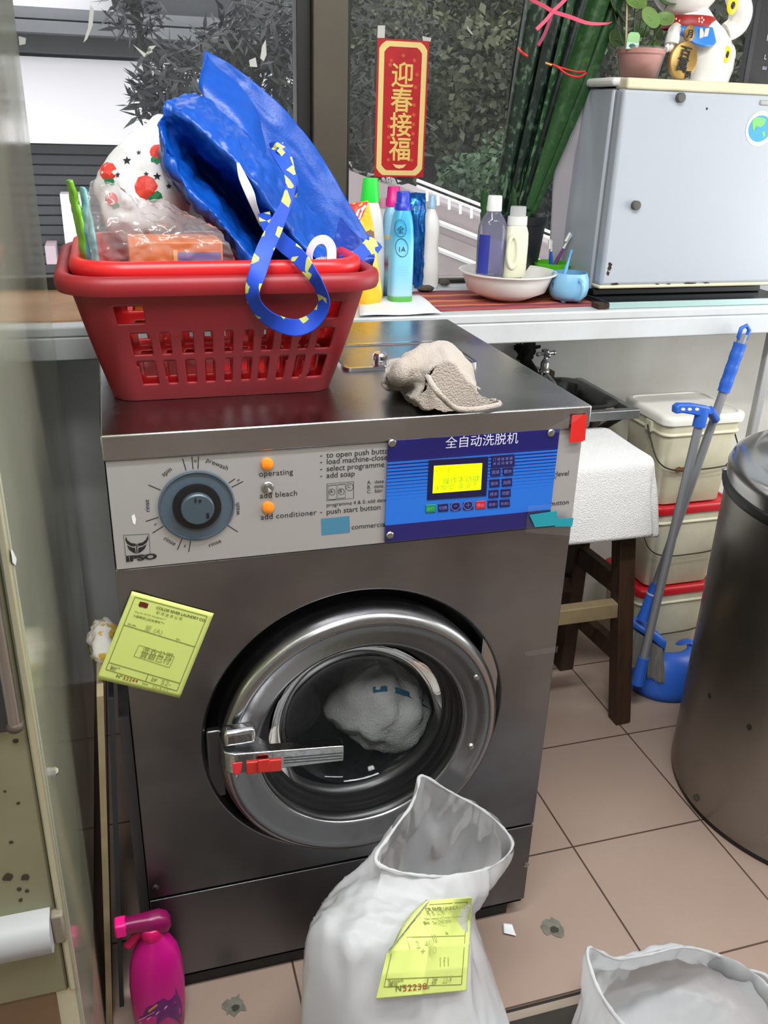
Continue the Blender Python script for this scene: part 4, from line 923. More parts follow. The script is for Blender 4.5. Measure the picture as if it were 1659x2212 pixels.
g = G(); g.grid([[V((.74+.48*i/12+.01*math.sin(j), .765+.255*j/8+(.012*i/12), SILL+.0015+.0008*math.sin(i*2.1+j))) for i in range(13)] for j in range(9)])
solo('striped_mat', g, stripes(), 'orange and maroon striped cloth mat on the white window ledge', 'mat', solid=.0015, ang=60)
a_, b2, c2, d2 = atz(783, 692, SILL), atz(962, 686, SILL), atz(905, 640, SILL), atz(775, 648, SILL)
a_.y = max(a_.y, .722); b2.y = max(b2.y, .722)
g = G(); g.grid([[a_.lerp(b2, u/10).lerp(d2.lerp(c2, u/10), w/8)+V((0, 0, .0055+.0012*math.sin(u*.9+w))) for u in range(11)] for w in range(9)])
solo('paper_sheet', g, M('white_paper', (236, 238, 240), .7), 'white sheet of paper under the detergent bottles on the ledge', 'paper', solid=.0006, ang=60)
a_, b2, c2, d2 = [atz(x, y_, SILL) for x, y_ in ((-60, 704), (330, 688), (330, 622), (60, 620))]
g = G().prism([a_, b2, c2, d2], (0, 0, .004)); solo('cardboard_mat', g, M('brown_card', (176, 136, 100), .8, var=(9, .25)), 'worn brown cardboard on the ledge behind the laundry baskets', 'cardboard', ang=0)
# bottles
m_wb, m_bb = M('white_bottle', (240, 240, 236), .35, sss=.1), M('pale_blue_bottle', (150, 206, 238), .3)
def gradient(name, stops, h, rough=.3):
    m = M(name, (200, 200, 200), rough); nt = m.node_tree; N = nt.nodes; L = nt.links; b = N['Principled BSDF']
    t = N.new('ShaderNodeTexCoord'); s = N.new('ShaderNodeSeparateXYZ'); L.new(t.outputs['Object'], s.inputs[0]); k = N.new('ShaderNodeMath'); k.operation = 'DIVIDE'; L.new(s.outputs[2], k.inputs[0]); k.inputs[1].default_value = h
    r = N.new('ShaderNodeValToRGB'); e = r.color_ramp.elements; L.new(k.outputs[0], r.inputs[0]); L.new(r.outputs[0], b.inputs['Base Color'])
    e[0].position = stops[0][0]; e[0].color = lin(stops[0][1]); e[1].position = stops[1][0]; e[1].color = lin(stops[1][1])
    for p, c in stops[2:]: q = e.new(p); q.color = lin(c)
    return m
GB = 'bottles on the window ledge'
bottle('detergent_bottle', 'white detergent bottle with a tall bright green cap', 'bottle', 801, 648, [('bottle_body', m_wb, [(None, 30, 2.6), (640, 32, 2.6), (590, 33, 2.6), (530, 31, 2.6), (480, 27, 2.5), (455, 22, 2.3), (438, 17, 2)]), ('cap', M('bright_green_cap', (40, 226, 70), .4), [(438, 19.5, 2), (434, 19.5, 2), (390, 15.5, 2), (386, 14.5, 2)], 'bright green cap')], dep=.7, group=GB)
bottle('softener_bottle', 'pale blue bottle with a magenta cap behind the blue spray bottle', 'bottle', 848, 640, [('bottle_body', gradient('softener_print', ((0, (30, 70, 80)), (.18, (120, 170, 180)), (.3, (150, 190, 205)), (.42, (150, 70, 90)), (.55, (160, 195, 210)), (.72, (140, 180, 205)), (.76, (230, 190, 80)), (.8, (150, 205, 235))), .19), [(None, 19, 3), (630, 20, 3), (500, 20, 3), (465, 18, 2.6), (447, 13, 2)]), ('cap', M('magenta_cap', (226, 20, 138), .4), [(447, 15.5, 2), (430, 15, 2), (428, 13.5, 2), (406, 12.5, 2), (404, 12, 2)], 'magenta cap')], dep=.8, group=GB)
bottle('small_bottle', 'small pink capped bottle between the green capped and magenta capped bottles', 'bottle', 823, 630, [('bottle_body', m_wb, [(None, 9, 2), (470, 9, 2), (450, 7, 2)]), ('cap', M('pale_pink_cap', (238, 164, 188), .4), [(450, 8, 2), (429, 7, 2)], 'pale pink cap')], group=GB)
sp_ = bottle('spray_bottle', 'sky blue bottle with a royal blue cap and two circled handwritten characters', 'bottle', 869, 657, [('bottle_body', gradient('sky_print', ((0, (86, 168, 70)), (.1, (96, 176, 80)), (.12, (168, 208, 236)), (.35, (140, 208, 244)), (.75, (130, 216, 248)), (1, (70, 180, 226))), .17), [(None, 22.5, 4), (652, 24, 4), (580, 23.8, 4), (520, 23, 4), (490, 21.5, 3.4), (470, 19, 2.8), (455, 15.5, 2)]), ('cap', M('royal_blue_cap', (36, 62, 196), .35), [(455, 17, 2), (441, 16.5, 2), (439, 14, 2), (418, 13.5, 2), (415, 12.5, 2)], 'royal blue cap')], dep=.85, group=GB)
t = sp_[0]; cx, cy_, yf = t['_c']
def onbottle(px, py): return at(px, py, yf-.0012)
for ex, ey, rx, ry, ro in ((865, 493, 12.5, 18.5, -.12), (868, 535, 13.5, 20, -.15)):
    pts = ell(ex, ey, rx, ry, yf-.0006, 26, ro); part('marker_circle', G().tube(pts, .0006, 5, closed=True), m_pen, sp_[1], ang=80)
text('全', onbottle(857, 503), .019, m_pen, sp_[1]); text('1A', onbottle(859, 544), .017, m_pen, sp_[1])
text('· ·· · · ··\n·· · · · ··\n· · · ·· · ·\n·· · ·· · ·', onbottle(858, 580), .009, M('fine_print', (110, 130, 170), .6), sp_[1], line=.7)
# foil refill pouch
m_foil = M('blue_foil', (20, 92, 176), .22, .55, var=(18, .5), bump=(40, .5), col2=(60, 160, 220), ramp=(.5, .7))
yb = atz(903, 628, SILL).y+.02; g = G(); g.sheet([[at(x, y_, yb+dy) for x, y_, dy in r] for r in ([(882, 417, .012), (900, 416, .01), (919, 418, .012)], [(881, 440, .0), (900, 440, -.008), (919, 442, .0)], [(884, 520, -.005), (900, 520, -.018), (917, 520, -.005)], [(890, 590, -.005), (903, 590, -.015), (914, 590, -.005)], [(895, 622, .003), (903, 623, .0), (911, 622, .003)])], 24, 40)
g.wrinkle(.003, 45, 4, True); fp = solo('refill_pouch', g, m_foil, 'shiny blue foil refill pouch between the blue bottle and a white bottle', 'pouch', ang=80, solid=.003)
me = fp.data
for s, px, py, sz in (('══════\n══════\n══════', 886, 448, .006),): text(s, at(px, py, yb-.02), sz, M('pouch_print', (190, 215, 235), .4), fp, line=.7)
bottle('bleach_bottle', 'curvy white bottle with a pale blue cap beside the foil pouch', 'bottle', 931, 625, [('bottle_body', m_wb, [(None, 17, 2.5), (620, 20, 2.5), (585, 20.5, 2.5), (555, 18.5, 2.4), (535, 16.5, 2.3), (510, 17.5, 2.4), (480, 16.5, 2.3), (465, 12, 2), (455, 8, 2), (450, 7, 2)]), ('cap', M('pale_blue_cap', (158, 200, 226), .4), [(452, 8.5, 2), (442, 8.5, 2), (440, 7, 2), (426, 6.5, 2), (423, 5, 2)], 'pale blue cap')], group=GB)
# yellow detergent bag with a red corner
m_yb = M('yellow_bag_film', (244, 186, 36), .35, bump=(30, .3)); yb = atz(805, 661, SILL).y
F2 = lambda x, y_, d=0: at(x, y_, yb+d)
g = G(); g.sheet([[F2(748, 442, .02), F2(770, 438, .012), F2(795, 433, .015)], [F2(750, 500, .0), F2(780, 495, -.012), F2(807, 500, .0)], [F2(752, 570, -.005), F2(785, 565, -.016), F2(817, 575, -.002)], [F2(752, 630, 0), F2(790, 635, -.012), F2(824, 636, 0)], [F2(755, 661, .006), F2(792, 662, .0), F2(820, 652, .006)]], 30, 40); g.wrinkle(.002, 40, 3)
bv = g.bvh(); yo = solo('detergent_bag', g, m_yb, 'yellow detergent bag with a red printed corner behind the basket rim', 'bag', ang=80, solid=.004)
dec('red_corner', [(752, 442), (772, 438), (794, 436), (785, 462), (775, 486), (764, 472), (752, 458)], M('red_print', (214, 42, 36), .4), yo, bv, .003)
for q in ([(766, 470), (772, 455), (777, 450), (772, 468)], [(773, 478), (778, 460), (783, 455), (778, 473)], [(777, 452), (786, 443), (790, 446), (781, 458)]): dec('white_print', q, m_white, yo, bv, .0042)
dec('brown_print', [(790, 500), (800, 496), (808, 498), (809, 514), (800, 512), (792, 514)], M('brown_print', (120, 90, 60), .6), yo, bv, .003)
# basin with two bottles standing in it
yc = atz(1092, 657, SILL).y+.058; k = sc(1092, 620, yc); bcx = at(1092, 640, yc).x
g = G(); R_ = 97*k; g.lathe([(.050, 0), (.054, .0015), (R_*.80, .022), (R_*.90, .055), (R_*.93, .064), (R_, .066), (R_, .0695), (R_*.94, .069), (R_*.88, .058), (R_*.76, .024), (.05, .005)], (bcx, yc, SILL+.004), 56)
solo('basin', g, M('ivory_plastic', (236, 234, 228), .4, sss=.1), 'round ivory plastic basin on the striped mat holding two bottles', 'basin', ang=60)
ZB = SILL+.0105; ym = yc-.03
m_purple = film('violet_liquid_bottle', (200, 198, 230), .28, .06, gl=.22); 
bo = bottle('mouthwash_bottle', 'clear violet bottle with a white screw cap standing in the basin', 'bottle', 1066, 598, [('bottle_body', m_purple, [(600, 26, 2.4), (595, 28, 2.4), (520, 29.5, 2.4), (492, 28.5, 2.4), (475, 23, 2.2), (463, 16, 2), (457, 14.5, 2)]), ('cap', m_white, [(458, 15.5, 2), (426, 14.5, 2), (424, 13, 2)])], z0=ZB, y=ym, dep=.75, group='bottles in the basin')
cx, cy_, yf = bo[0]['_c']; g = G(); rings = [sect(cx, cy_, at(1066, p, yf).z, 25.5*k, 25.5*k*.75, 2.4) for p in (592, 522)]; g.loft([[p for p in r] for r in rings]); part('liquid', g, film('violet_liquid', (168, 164, 222), .45, .1, gl=.08), bo[1], ang=50)
g = G(); pts = [sect(cx, cy_-.0006, at(1066, p, yf).z, 29.5*k, 29.5*k*.78, 2.4)[17:23] for p in (592, 560, 520, 508)]; g.grid(pts); part('paper_label', g, M('navy_label', (44, 54, 150), .5), bo[1], ang=60)
bo = bottle('jug_bottle', 'cream bottle with moulded grip and translucent cap in the basin', 'bottle', 1115, 600, [('bottle_body', M('cream_bottle', (232, 230, 204), .4, sss=.15), [(600, 23, 3), (595, 24.5, 3), (530, 24.5, 3), (505, 23.5, 2.8), (492, 20, 2.5), (487, 18, 2.2)]), ('collar', m_white, [(488, 20.5, 2), (469, 20, 2)]), ('cap', film('frosted_cap', (235, 235, 235), .8, .3, gl=.1), [(470, 16.5, 2), (449, 16, 2), (447, 15, 2)])], z0=ZB, y=ym+.002, dep=.7, group='bottles in the basin')
cx, cy_, yf = bo[0]['_c']; part('grip', G().tube(ell(1107, 545, 10, 34, yf+.001, 30, .05), .0055, 8, closed=True), M('cream_bottle', (232, 230, 204)), bo[1], ang=80)
# two cups with brushes
yg = .965; kg = sc(1188, 600, yg); gx = at(1188, 600, yg).x; gt = at(1188, 566, yg).z
t = thing('mug', 'bright green plastic mug holding toothbrushes behind the pale blue cup', 'mug', (gx, yg, SILL+.004), 'mugs on the ledge')
g = G(); h = gt-SILL-.004; r_ = 35.5*kg; g.lathe([(r_*.8, 0), (r_*.84, .003), (r_*.95, h*.7), (r_, h), (r_*.96, h), (r_*.9, h*.7), (r_*.78, .006)], (gx, yg, SILL+.004), 36); m_green = M('bright_green_plastic', (84, 178, 34), .35); part('mug_body', g, m_green, t, ang=60)
zz = lambda p: at(1188, p, yg).z
part('handle', G().tube(cat([V((gx+r_*.94, yg, gt-.008)), V((gx+r_*1.25, yg-.005, gt-.012)), V((gx+r_*1.3, yg-.006, gt-.03)), V((gx+r_*.92, yg, gt-.045))], 16), .004, 8), m_green, t)
yb = atz(1228, 658, SILL).y+.028; kb = sc(1226, 620, yb); bx = at(1226, 640, yb).x; zt = at(1226, 588, yb).z; h = zt-SILL-.003; r_ = 39*kb
t = thing('mug', 'pale blue rounded mug with a dark flower print and little feet', 'mug', (bx, yb, SILL+.003), 'mugs on the ledge'); m_pbl = M('pale_blue_plastic', (134, 190, 224), .35)
g = G(); g.lathe([(r_*.45, .004), (r_*.72, .006), (r_*.93, h*.25), (r_, h*.5), (r_*.95, h*.8), (r_*.84, h), (r_*.8, h), (r_*.9, h*.78), (r_*.94, h*.5), (r_*.85, h*.25), (r_*.5, .009)], (bx, yb, SILL+.003), 40); part('mug_body', g, m_pbl, t, ang=60)
part('handle', G().tube(cat([V((bx+.003, yb-r_*.88, SILL+h*.88)), V((bx+.004, yb-r_*1.22, SILL+h*.78)), V((bx+.004, yb-r_*1.28, SILL+h*.5)), V((bx+.003, yb-r_*1.1, SILL+h*.28)), V((bx+.002, yb-r_*.8, SILL+h*.2))], 20), .0052, 8), m_pbl, t)
for a in (.8, 2.3, 3.9, 5.5): part('foot', G().ball((bx+r_*.55*math.cos(a), yb+r_*.55*math.sin(a), SILL+.009), (.008, .008, .007), 10), m_pbl, t)
g = G()
for a in range(6):
    c_ = (1197+5*math.cos(a*1.05), 622+5*math.sin(a*1.05)); p = at(c_[0], c_[1], yb-r_); 
    dd = (p-CAM).normalized(); cc = V((bx, yb, p.z)); 
    # push on to the round side
    v_ = (V((p.x, p.y, 0))-V((bx, yb, 0))); s_ = V((bx-r_*.72, yb-r_*.70, p.z)) if False else None
    ang_ = math.asin(max(-.98, min(.98, (p.x-bx)/r_))); g.ball((bx+(r_+.0002)*math.sin(ang_)*.985, yb-(r_+.0002)*math.cos(ang_)*.985, p.z), (.0022, .0012, .0022), 8)
part('flower_print', g, M('print_navy', (40, 60, 90), .6), t)
def brush(label, p0, p1, y0, y1, mat, hm, bristle=True, group='toothbrushes in the mugs'):
    a, b_ = at(p0[0], p0[1], y0), at(p1[0], p1[1], y1); a = a+(a-b_)*.9; t = thing('toothbrush', label, 'toothbrush', a, group)
    part('handle', G().tube([a, a.lerp(b_, .55), a.lerp(b_, .74)], [.0045, .005, .0032], 8), mat, t); part('brush_neck', G().tube([a.lerp(b_, .74), a.lerp(b_, .9), b_], [.0032, .0025, .004], 8), hm, t)
    if bristle:
        d = (b_-a).normalized(); s_ = V((d.z, 0, -d.x))*-.011; c_ = a.lerp(b_, .93); g = G(); g.tube([c_-d*.012, c_+d*.012], .0042, 6); bmesh.ops.translate(g.bm, verts=g.bm.verts[:], vec=s_*.6-V((0, .004, 0))); part('bristle_head', g, m_white, t, ang=30)
brush('blue handled toothbrush with a white head in the green mug', (1190, 566), (1191, 520), .965, .965, M('blue_handle', (30, 86, 196), .4), m_white)
brush('purple and white toothbrush leaning in the green mug', (1200, 568), (1234, 506), .96, .955, M('purple_handle', (110, 50, 120), .4), m_white)
brush('translucent blue handle sticking out of the pale blue mug', (1221, 586), (1235, 540), yb, yb+.01, M('sky_handle', (80, 160, 216), .3), M('sky_handle', (80, 160, 216), .3), bristle=False)
# crumbs of old soap / stone
m_stone = M('grey_brown_lump', (96, 90, 78), .95, var=(30, .5), bump=(60, .6))
for n, (px, py, rx, rz, lab) in enumerate(((922, 631, .024, .008, 'flat grey-brown lump lying at the foot of the curvy white bottle'), (962, 618, .016, .009, 'small dark lump by the window rail next to the basin'))):
    p = atz(px, py, SILL+.003); g = G().ball((p.x, p.y+.012, SILL+.003+rz*.9), (rx, .014, rz), 14); g.wrinkle(.004, 70, n, True); solo('soap_lump', g, m_stone, lab, 'lump', 'lumps on the ledge', ang=30)
# ---- tall snake plant tied up with ribbon
py_ = 1.03; kp = sc(1108, 500, py_); pcx = at(1108, 500, py_).x; pz = at(1108, 463, py_).z
pl = thing('potted_snake_plant', 'tall dark green snake plant tied into a bundle in a black pot', 'potted plant', (pcx, py_, SILL))
r_ = 66*kp; h = pz-SILL
g = G(); g.lathe([(r_*.72, 0), (r_*.74, .004), (r_*.95, h*.9), (r_, h*.9), (r_*1.02, h), (r_*.95, h), (r_*.9, h*.9), (r_*.7, .01)], (pcx, py_, SILL+.0005), 36); part('pot', g, M('black_plant_pot', (26, 26, 32), .4), pl, ang=50)
g = G(); g.lathe([(.001, h*.86), (r_*.93, h*.86)], (pcx, py_, SILL), 24, cap0=False, cap1=False); part('soil', g, M('dark_soil', (52, 42, 34), 1.0, var=(90, .5)), pl)
def leafm(name, c1, c2, c3):
    m = M(name, c1, .38); nt = m.node_tree; N = nt.nodes; L = nt.links; b = N['Principled BSDF']
    t = N.new('ShaderNodeTexCoord'); mp = N.new('ShaderNodeMapping'); L.new(t.outputs['Object'], mp.inputs[0]); mp.inputs['Scale'].default_value = (30, 30, 22)
    n = N.new('ShaderNodeTexNoise'); n.inputs['Scale'].default_value = 2.4; n.inputs['Detail'].default_value = 7; L.new(mp.outputs[0], n.inputs['Vector'])
    r = N.new('ShaderNodeValToRGB'); e = r.color_ramp.elements; e[0].position = .40; e[0].color = lin(c1); e[1].position = .64; e[1].color = lin(c3); q = e.new(.54); q.color = lin(c2); L.new(n.outputs[0], r.inputs[0]); L.new(r.outputs[0], b.inputs['Base Color']); return m
ml1 = leafm('snake_leaf_dark', (14, 34, 24), (20, 44, 30), (84, 108, 84)); ml2 = leafm('snake_leaf_green', (36, 78, 34), (30, 68, 32), (52, 92, 46))
ml3 = leafm('snake_leaf_mid', (24, 58, 32), (34, 70, 42), (96, 124, 92)); ml4 = leafm('snake_leaf_deep', (10, 26, 20), (14, 34, 26), (58, 84, 64))
def snake(b0, b1, y0, y1, w, mat, bow=0, tip=True, tw=0.25):
    n = 34; A_, B_ = at(b0[0], b0[1], y0), at(b1[0], b1[1], y1); P_ = []
    for i in range(n):
        t = i/(n-1); p = A_.lerp(B_, t); p.x += bow*math.sin(PI*t); P_.append(p)
    rings = []
    for i, p in enumerate(P_):
        t = i/(n-1); d = (P_[min(i+1, n-1)]-P_[max(i-1, 0)]).normalized(); ac = d.cross(V((0, 1, 0))).normalized(); a2 = tw+.5*t; nn = ac.cross(d)
        ac2 = ac*math.cos(a2)+nn*math.sin(a2); nn2 = ac2.cross(d); ww = w*(.55+.75*min(1, t*2.2))*(1 if t < .72 else max(.03, 1-((t-.72)/.28)**1.7)) if tip else w
        rings.append([p-ac2*ww+nn2*ww*.35, p-ac2*ww*.45+nn2*ww*.02, p+nn2*-.1*ww, p+ac2*ww*.45+nn2*ww*.02, p+ac2*ww+nn2*ww*.35, p+ac2*ww*.45+nn2*(ww*.02+.0035), p+nn2*(-.1*ww+.0045), p-ac2*ww*.45+nn2*(ww*.02+.0035)])
    g = G(); g.loft(rings); part('leaf', g, mat, pl, ang=70)
rs = random.Random(5)
for i in range(15):
    u = i/14; bx_ = 1066+80*u; tx = 1190+190*u; row = (i % 3); snake((bx_+rs.uniform(-4, 4), 470), (tx+rs.uniform(-10, 10), -230-rs.uniform(0, 160)), .995+.028*row, .93+.035*row, .0125+.003*rs.random(), (ml1, ml3, ml4, ml1)[i % 4] if i < 12 else ml2, rs.uniform(-.012, .014), tw=rs.uniform(-.9, .9))
snake((1142, 452), (1372, -240), .985, .90, .0175, ml2, .004); snake((1150, 462), (1400, -200), 1.0, .92, .016, ml2, .006)
snake((1044, 470), (1046, 405), 1.0, 1.0, .007, ml2); snake((1112, 470), (1108, 402), .985, .985, .006, ml2); snake((1080, 466), (1075, 408), .99, .98, .004, ml2)
# ribbon and ties belong to the bundle
m_rib, m_tie = M('pink_ribbon', (232, 84, 116), .6), M('red_tie', (222, 40, 44), .5)
def band(name, pts, w, mat, par, n=24, wd=None):
    P_ = cat([at(*p) for p in pts], n); g = G(); g.ribbon(P_, [((P_[min(i+1, n-1)]-P_[max(i-1, 0)]).normalized().cross((p-CAM).normalized()))*w for i, p in enumerate(P_)]); return part(name, g, mat, par, solid=.0008, ang=80)
rb = solo('pink_ribbon', G().ball(at(1194, 25, .868), (.006, .004, .006), 10), m_rib, 'pink ribbon knotted around the snake plant leaves', 'ribbon', ang=80)
band('ribbon_strand', [(1120, -22, .93), (1150, 0, .90), (1175, 13, .88), (1195, 25, .868), (1230, 36, .862), (1270, 50, .858), (1310, 51, .875), (1322, 47, .90)], .0042, m_rib, rb)
band('ribbon_strand', [(1226, -6, .862), (1210, 10, .864), (1194, 25, .866), (1178, 45, .866), (1158, 64, .868)], .0042, m_rib, rb)
band('ribbon_strand', [(1192, 30, .867), (1182, 60, .868), (1172, 82, .87), (1162, 99, .872)], .0040, M('dark_pink_ribbon', (150, 50, 84), .6), rb)
rt = solo('red_tie', G().tube(cat([at(*p) for p in ((1178, 136, .885), (1200, 142, .876), (1225, 160, .87), (1250, 166, .872), (1266, 158, .89))], 30), .0022, 8), m_tie, 'red cord tied around the snake plant leaves below the pink ribbon', 'cord', ang=80)
part('cord_loop', G().tube(cat([at(*p) for p in ((1200, 142, .876), (1225, 150, .872), (1248, 155, .874), (1264, 154, .89))], 24), .0018, 8), m_tie, rt, ang=80)
part('cord_end', G().tube(cat([at(*p) for p in ((1120, 105, .93), (1128, 114, .90), (1140, 122, .89))], 12), .0032, 8), m_tie, rt, ang=80)
part('cord_clip', G().tube([at(1178, 136, .884), at(1192, 141, .877)], .0032, 8), M('brass', (190, 150, 90), .4, .8), rt, ang=50)
# ---- red spring banner on the glass
yp = YG-.006; c4 = [at(*p, yp) for p in ((813, 84), (926, 87), (916, 384), (811, 381))]
x0, x1 = (c4[0].x+c4[3].x)/2, (c4[1].x+c4[2].x)/2; z1, z0 = (c4[0].z+c4[1].z)/2, (c4[2].z+c4[3].z)/2
pb = solo('spring_banner', G().box(x0, x1, yp, yp+.0012, z0, z1), M('banner_red', (196, 20, 28), .4, var=(30, .2), col2=(176, 14, 22)), 'red and gold spring festival banner taped to the window glass', 'banner', ang=0)
m_gold, m_gold2 = M('gold_foil', (236, 200, 112), .35, .15), M('pale_gold', (240, 214, 140), .4, .3)
w_, h_ = x1-x0, z1-z0; Q = lambda u, v, e=.0006: V((x0+w_*u, yp-e, z1-h_*v))
def octo(m, c): return [(m+c, m*.38), (1-m-c, m*.38), (1-m-c*.45, m*.38+c*.16), (1-m, m*.38+c*.40), (1-m, 1-m*.38-c*.40), (1-m-c*.45, 1-m*.38-c*.16), (1-m-c, 1-m*.38), (m+c, 1-m*.38), (m+c*.45, 1-m*.38-c*.16), (m, 1-m*.38-c*.40), (m, m*.38+c*.40), (m+c*.45, m*.38+c*.16)]
g = G(); g.grid([[Q(*p) for p in octo(.035, .13)], [Q(*p) for p in octo(.135, .10)]], cu=True); part('gold_border', g, m_gold2, pb, ang=0)
for i, ch in enumerate('迎春接福'):
    text(ch, Q(.5, .318+.180*i, .0010), w_*.45, m_gold, pb, align='CENTER', fat=.0012)
g = G(); g.poly([Q(.36, .900, .001), Q(.44, .906, .001), Q(.56, .906, .001), Q(.64, .900, .001), Q(.58, .928, .001), Q(.5, .936, .001), Q(.42, .928, .001)]); part('gold_ingot', g, m_gold2, pb, ang=0)
m_fl = M('faint_gold_print', (206, 84, 50), .5); rp = random.Random(2)
for u, v in ((.27, .15), (.5, .11), (.72, .14), (.25, .18), (.75, .46), (.75, .53), (.75, .60), (.75, .67), (.26, .62), (.26, .70), (.74, .74), (.27, .87), (.74, .87), (.78, .24), (.76, .33)):
    g = G(); fan(g, [Q(u+(.03+.012*(k % 2))*math.cos(k*PI/5), v+(.012+.005*(k % 2))*math.sin(k*PI/5), .0008) for k in range(10)]); part('flower_print', g, m_fl, pb, ang=0)
# ---- small refrigerator on a glass shelf
m_glass_edge = film('shelf_glass', (170, 215, 210), .45, .08, gl=.3)
gl = thing('glass_shelf', 'glass shelf with a pale green front rail under the small refrigerator', 'shelf', (1.40, .9, SILL+.001))
part('glass_slab', G().box(at(1312, 668, .74).x, 1.75, .745, 1.095, SILL+.001, SILL+.016), M('shelf_glass_base_reflection', (26, 34, 38), .12, coat=.5), gl, bevel=.001)  # dark colour stands in for the black base reflected in the glass
part('rail', G().box(at(1312, 668, .74).x+.004, 1.745, .739, .745, SILL+.0005, SILL+.0155), M('pale_rail', (176, 206, 204), .3, .4), gl, bevel=.001)
part('bracket', G().box(at(1290, 668, .74).x, at(1312, 668, .74).x, .735, .77, SILL+.002, SILL+.013), m_rust, gl)
fy, fd = .80, 1.06; fx0, fz0, fz1 = (at(1297, 622, fy).x+at(1343, 185, fy).x)/2, at(1297, 622, fy).z, at(1343, 185, fy).z; fx1 = fx0+.52
m_fr = M('fridge_enamel', (180, 187, 197), .36, var=(2, .04)); m_cream = M('yellowed_trim', (226, 218, 186), .5, var=(9, .12))
fr = thing('refrigerator', 'small white refrigerator with rust spots standing on the glass shelf', 'refrigerator', ((fx0+fx1)/2, (fy+fd)/2, SILL+.0165))
part('cabinet', G().box(fx0, fx1, fy+.045, fd, fz0-.012, fz1-.004), m_fr, fr, bevel=.006)
part('base', G().box(fx0+.004, fx1-.01, fy+.03, fd-.01, SILL+.0166, fz0-.008), m_black, fr, bevel=.003)
part('door', G().box(fx0+.004, fx1-.002, fy, fy+.040, fz0+.004, fz1-.004), m_fr, fr, bevel=.009, seg=3)
part('door_trim', G().box(fx0+.001, fx1, fy-.002, fy+.042, fz0-.003, fz0+.006), m_cream, fr, bevel=.004, seg=3)
part('gasket', G().box(fx0+.006, fx1-.006, fy+.039, fy+.046, fz0+.006, fz1-.01), M('grey_gasket', (150, 152, 152), .6), fr, ang=0)
part('top_trim', G().box(fx0+.006, fx1+.02, fy-.004, fy+.05, fz1-.006, fz1+.018), m_cream, fr, bevel=.005, seg=3)
part('top_cover', G().box(fx0-.012, fx1+.02, fy+.03, fd+.01, fz1+.0, fz1+.019), m_white, fr, bevel=.008, seg=3)
hd_ = at(1650, 222, fy); part('handle_recess', G().box(hd_.x-.012, hd_.x+.06, fy-.003, fy+.002, hd_.z-.006, hd_.z+.006), M('grey_handle', (170, 172, 170), .4), fr, bevel=.003)
FQ = lambda px, py, e=.0006: at(px, py, fy-e)
g = G()
c_ = at(1641, 278, fy); fan(g, [c_+V((.040*math.cos(k*PI/20), -.0007, .040*math.sin(k*PI/20))) for k in range(40)]); st = part('round_sticker', g, m_white, fr, ang=0, label='round sticker with a blue globe')
g = G(); fan(g, [c_+V((.033*math.cos(k*PI/20), -.0011, .030*math.sin(k*PI/20))) for k in range(40)]); part('globe', g, M('globe_blue', (60, 160, 214), .5), st, ang=0)
for q in ([(1625, 262), (1632, 254), (1645, 253), (1655, 258), (1652, 268), (1643, 275), (1634, 272), (1630, 285), (1626, 278)], [(1646, 284), (1652, 284), (1653, 294), (1648, 296)]):
    g = G(); fan(g, [FQ(x, y_, .0015) for x, y_ in q]); part('land', g, M('globe_green', (120, 200, 110), .5), st, ang=0)
def chip(px, py, rx, rz, seed):
    rr = random.Random(seed); c_ = at(px, py, fy); g = G(); pts = []
    for k in range(18):
        q = .55+.7*rr.random(); pts.append(V((c_.x+rx*q*math.cos(k*PI/9), fy-.0005, c_.z+rz*q*math.sin(k*PI/9))))
    fan(g, pts); part('rust_patch', g, m_rust, fr, ang=0)
for q in ((1317, 576, .006, .012, 1), (1313, 590, .004, .006, 2), (1328, 613, .012, .003, 3), (1420, 614, .006, .002, 4), (1444, 614, .006, .002, 5), (1490, 612, .018, .003, 6), (1525, 611, .012, .002, 7), (1527, 235, .003, .0035, 8)): chip(*q)
for px, py, lab in ((1467, 211, 'round dark grey magnet near the top of the refrigerator door'), (1371, 443, 'round dark magnet lower down on the refrigerator door')):
    c_ = at(px, py, fy); solo('magnet', G().lathe([(.011, -.0005), (.011, -.011), (.0095, -.0125), (.004, -.0128)], (c_.x, fy-.0005, c_.z), 28, 'y'), M('ferrite', (92, 90, 86), .5, .3), lab, 'magnet', 'magnets on the refrigerator door', ang=40)
# pale sheet tucked behind the refrigerator
g = G(); g.sheet([[at(1258, 190, .985), at(1268, 190, .985)], [at(1236, 290, 1.0), at(1258, 290, .99)], [at(1200, 350, 1.02), at(1250, 350, 1.0)], [at(1190, 480, 1.03), at(1245, 480, 1.0)], [at(1182, 604, 1.03), at(1240, 612, 1.0)]], 10, 30); g.wrinkle(.003, 12, 4)
solo('plastic_sheet', g, M('grey_mauve_sheet', (170, 166, 172), .5), 'pale mauve plastic sheet tucked between the plant pot and the refrigerator', 'plastic sheet', solid=.003, ang=70)
# ---- pot plant on the refrigerator
zt = fz1+.019; yq = .88; kq = sc(1380, 130, yq); qx = at(1380, 150, yq).x; h = at(1380, 106, yq).z-zt
pp = thing('potted_plant', 'round-leaved green plant in a pink pot on the refrigerator', 'potted plant', (qx, yq, zt)); r_ = 46*kq
g = G(); g.lathe([(r_*.72, .001), (r_*.74, .003), (r_*.9, h*.82), (r_*.98, h*.84), (r_, h), (r_*.94, h), (r_*.88, h*.8), (r_*.7, .006)], (qx, yq, zt), 36); part('pot', g, M('dusty_pink_pot', (214, 146, 134), .5, var=(20, .12)), pp, ang=50)
g = G(); g.lathe([(r_*.78, .0), (r_*1.02, h*1.02), (r_*1.04, h*1.05)], (qx, yq, zt), 36, cap0=False, cap1=False); part('pot_wrap', g, film('frosted_wrap', (225, 225, 225), .14, .25, gl=.06), pp, solid=.0005)
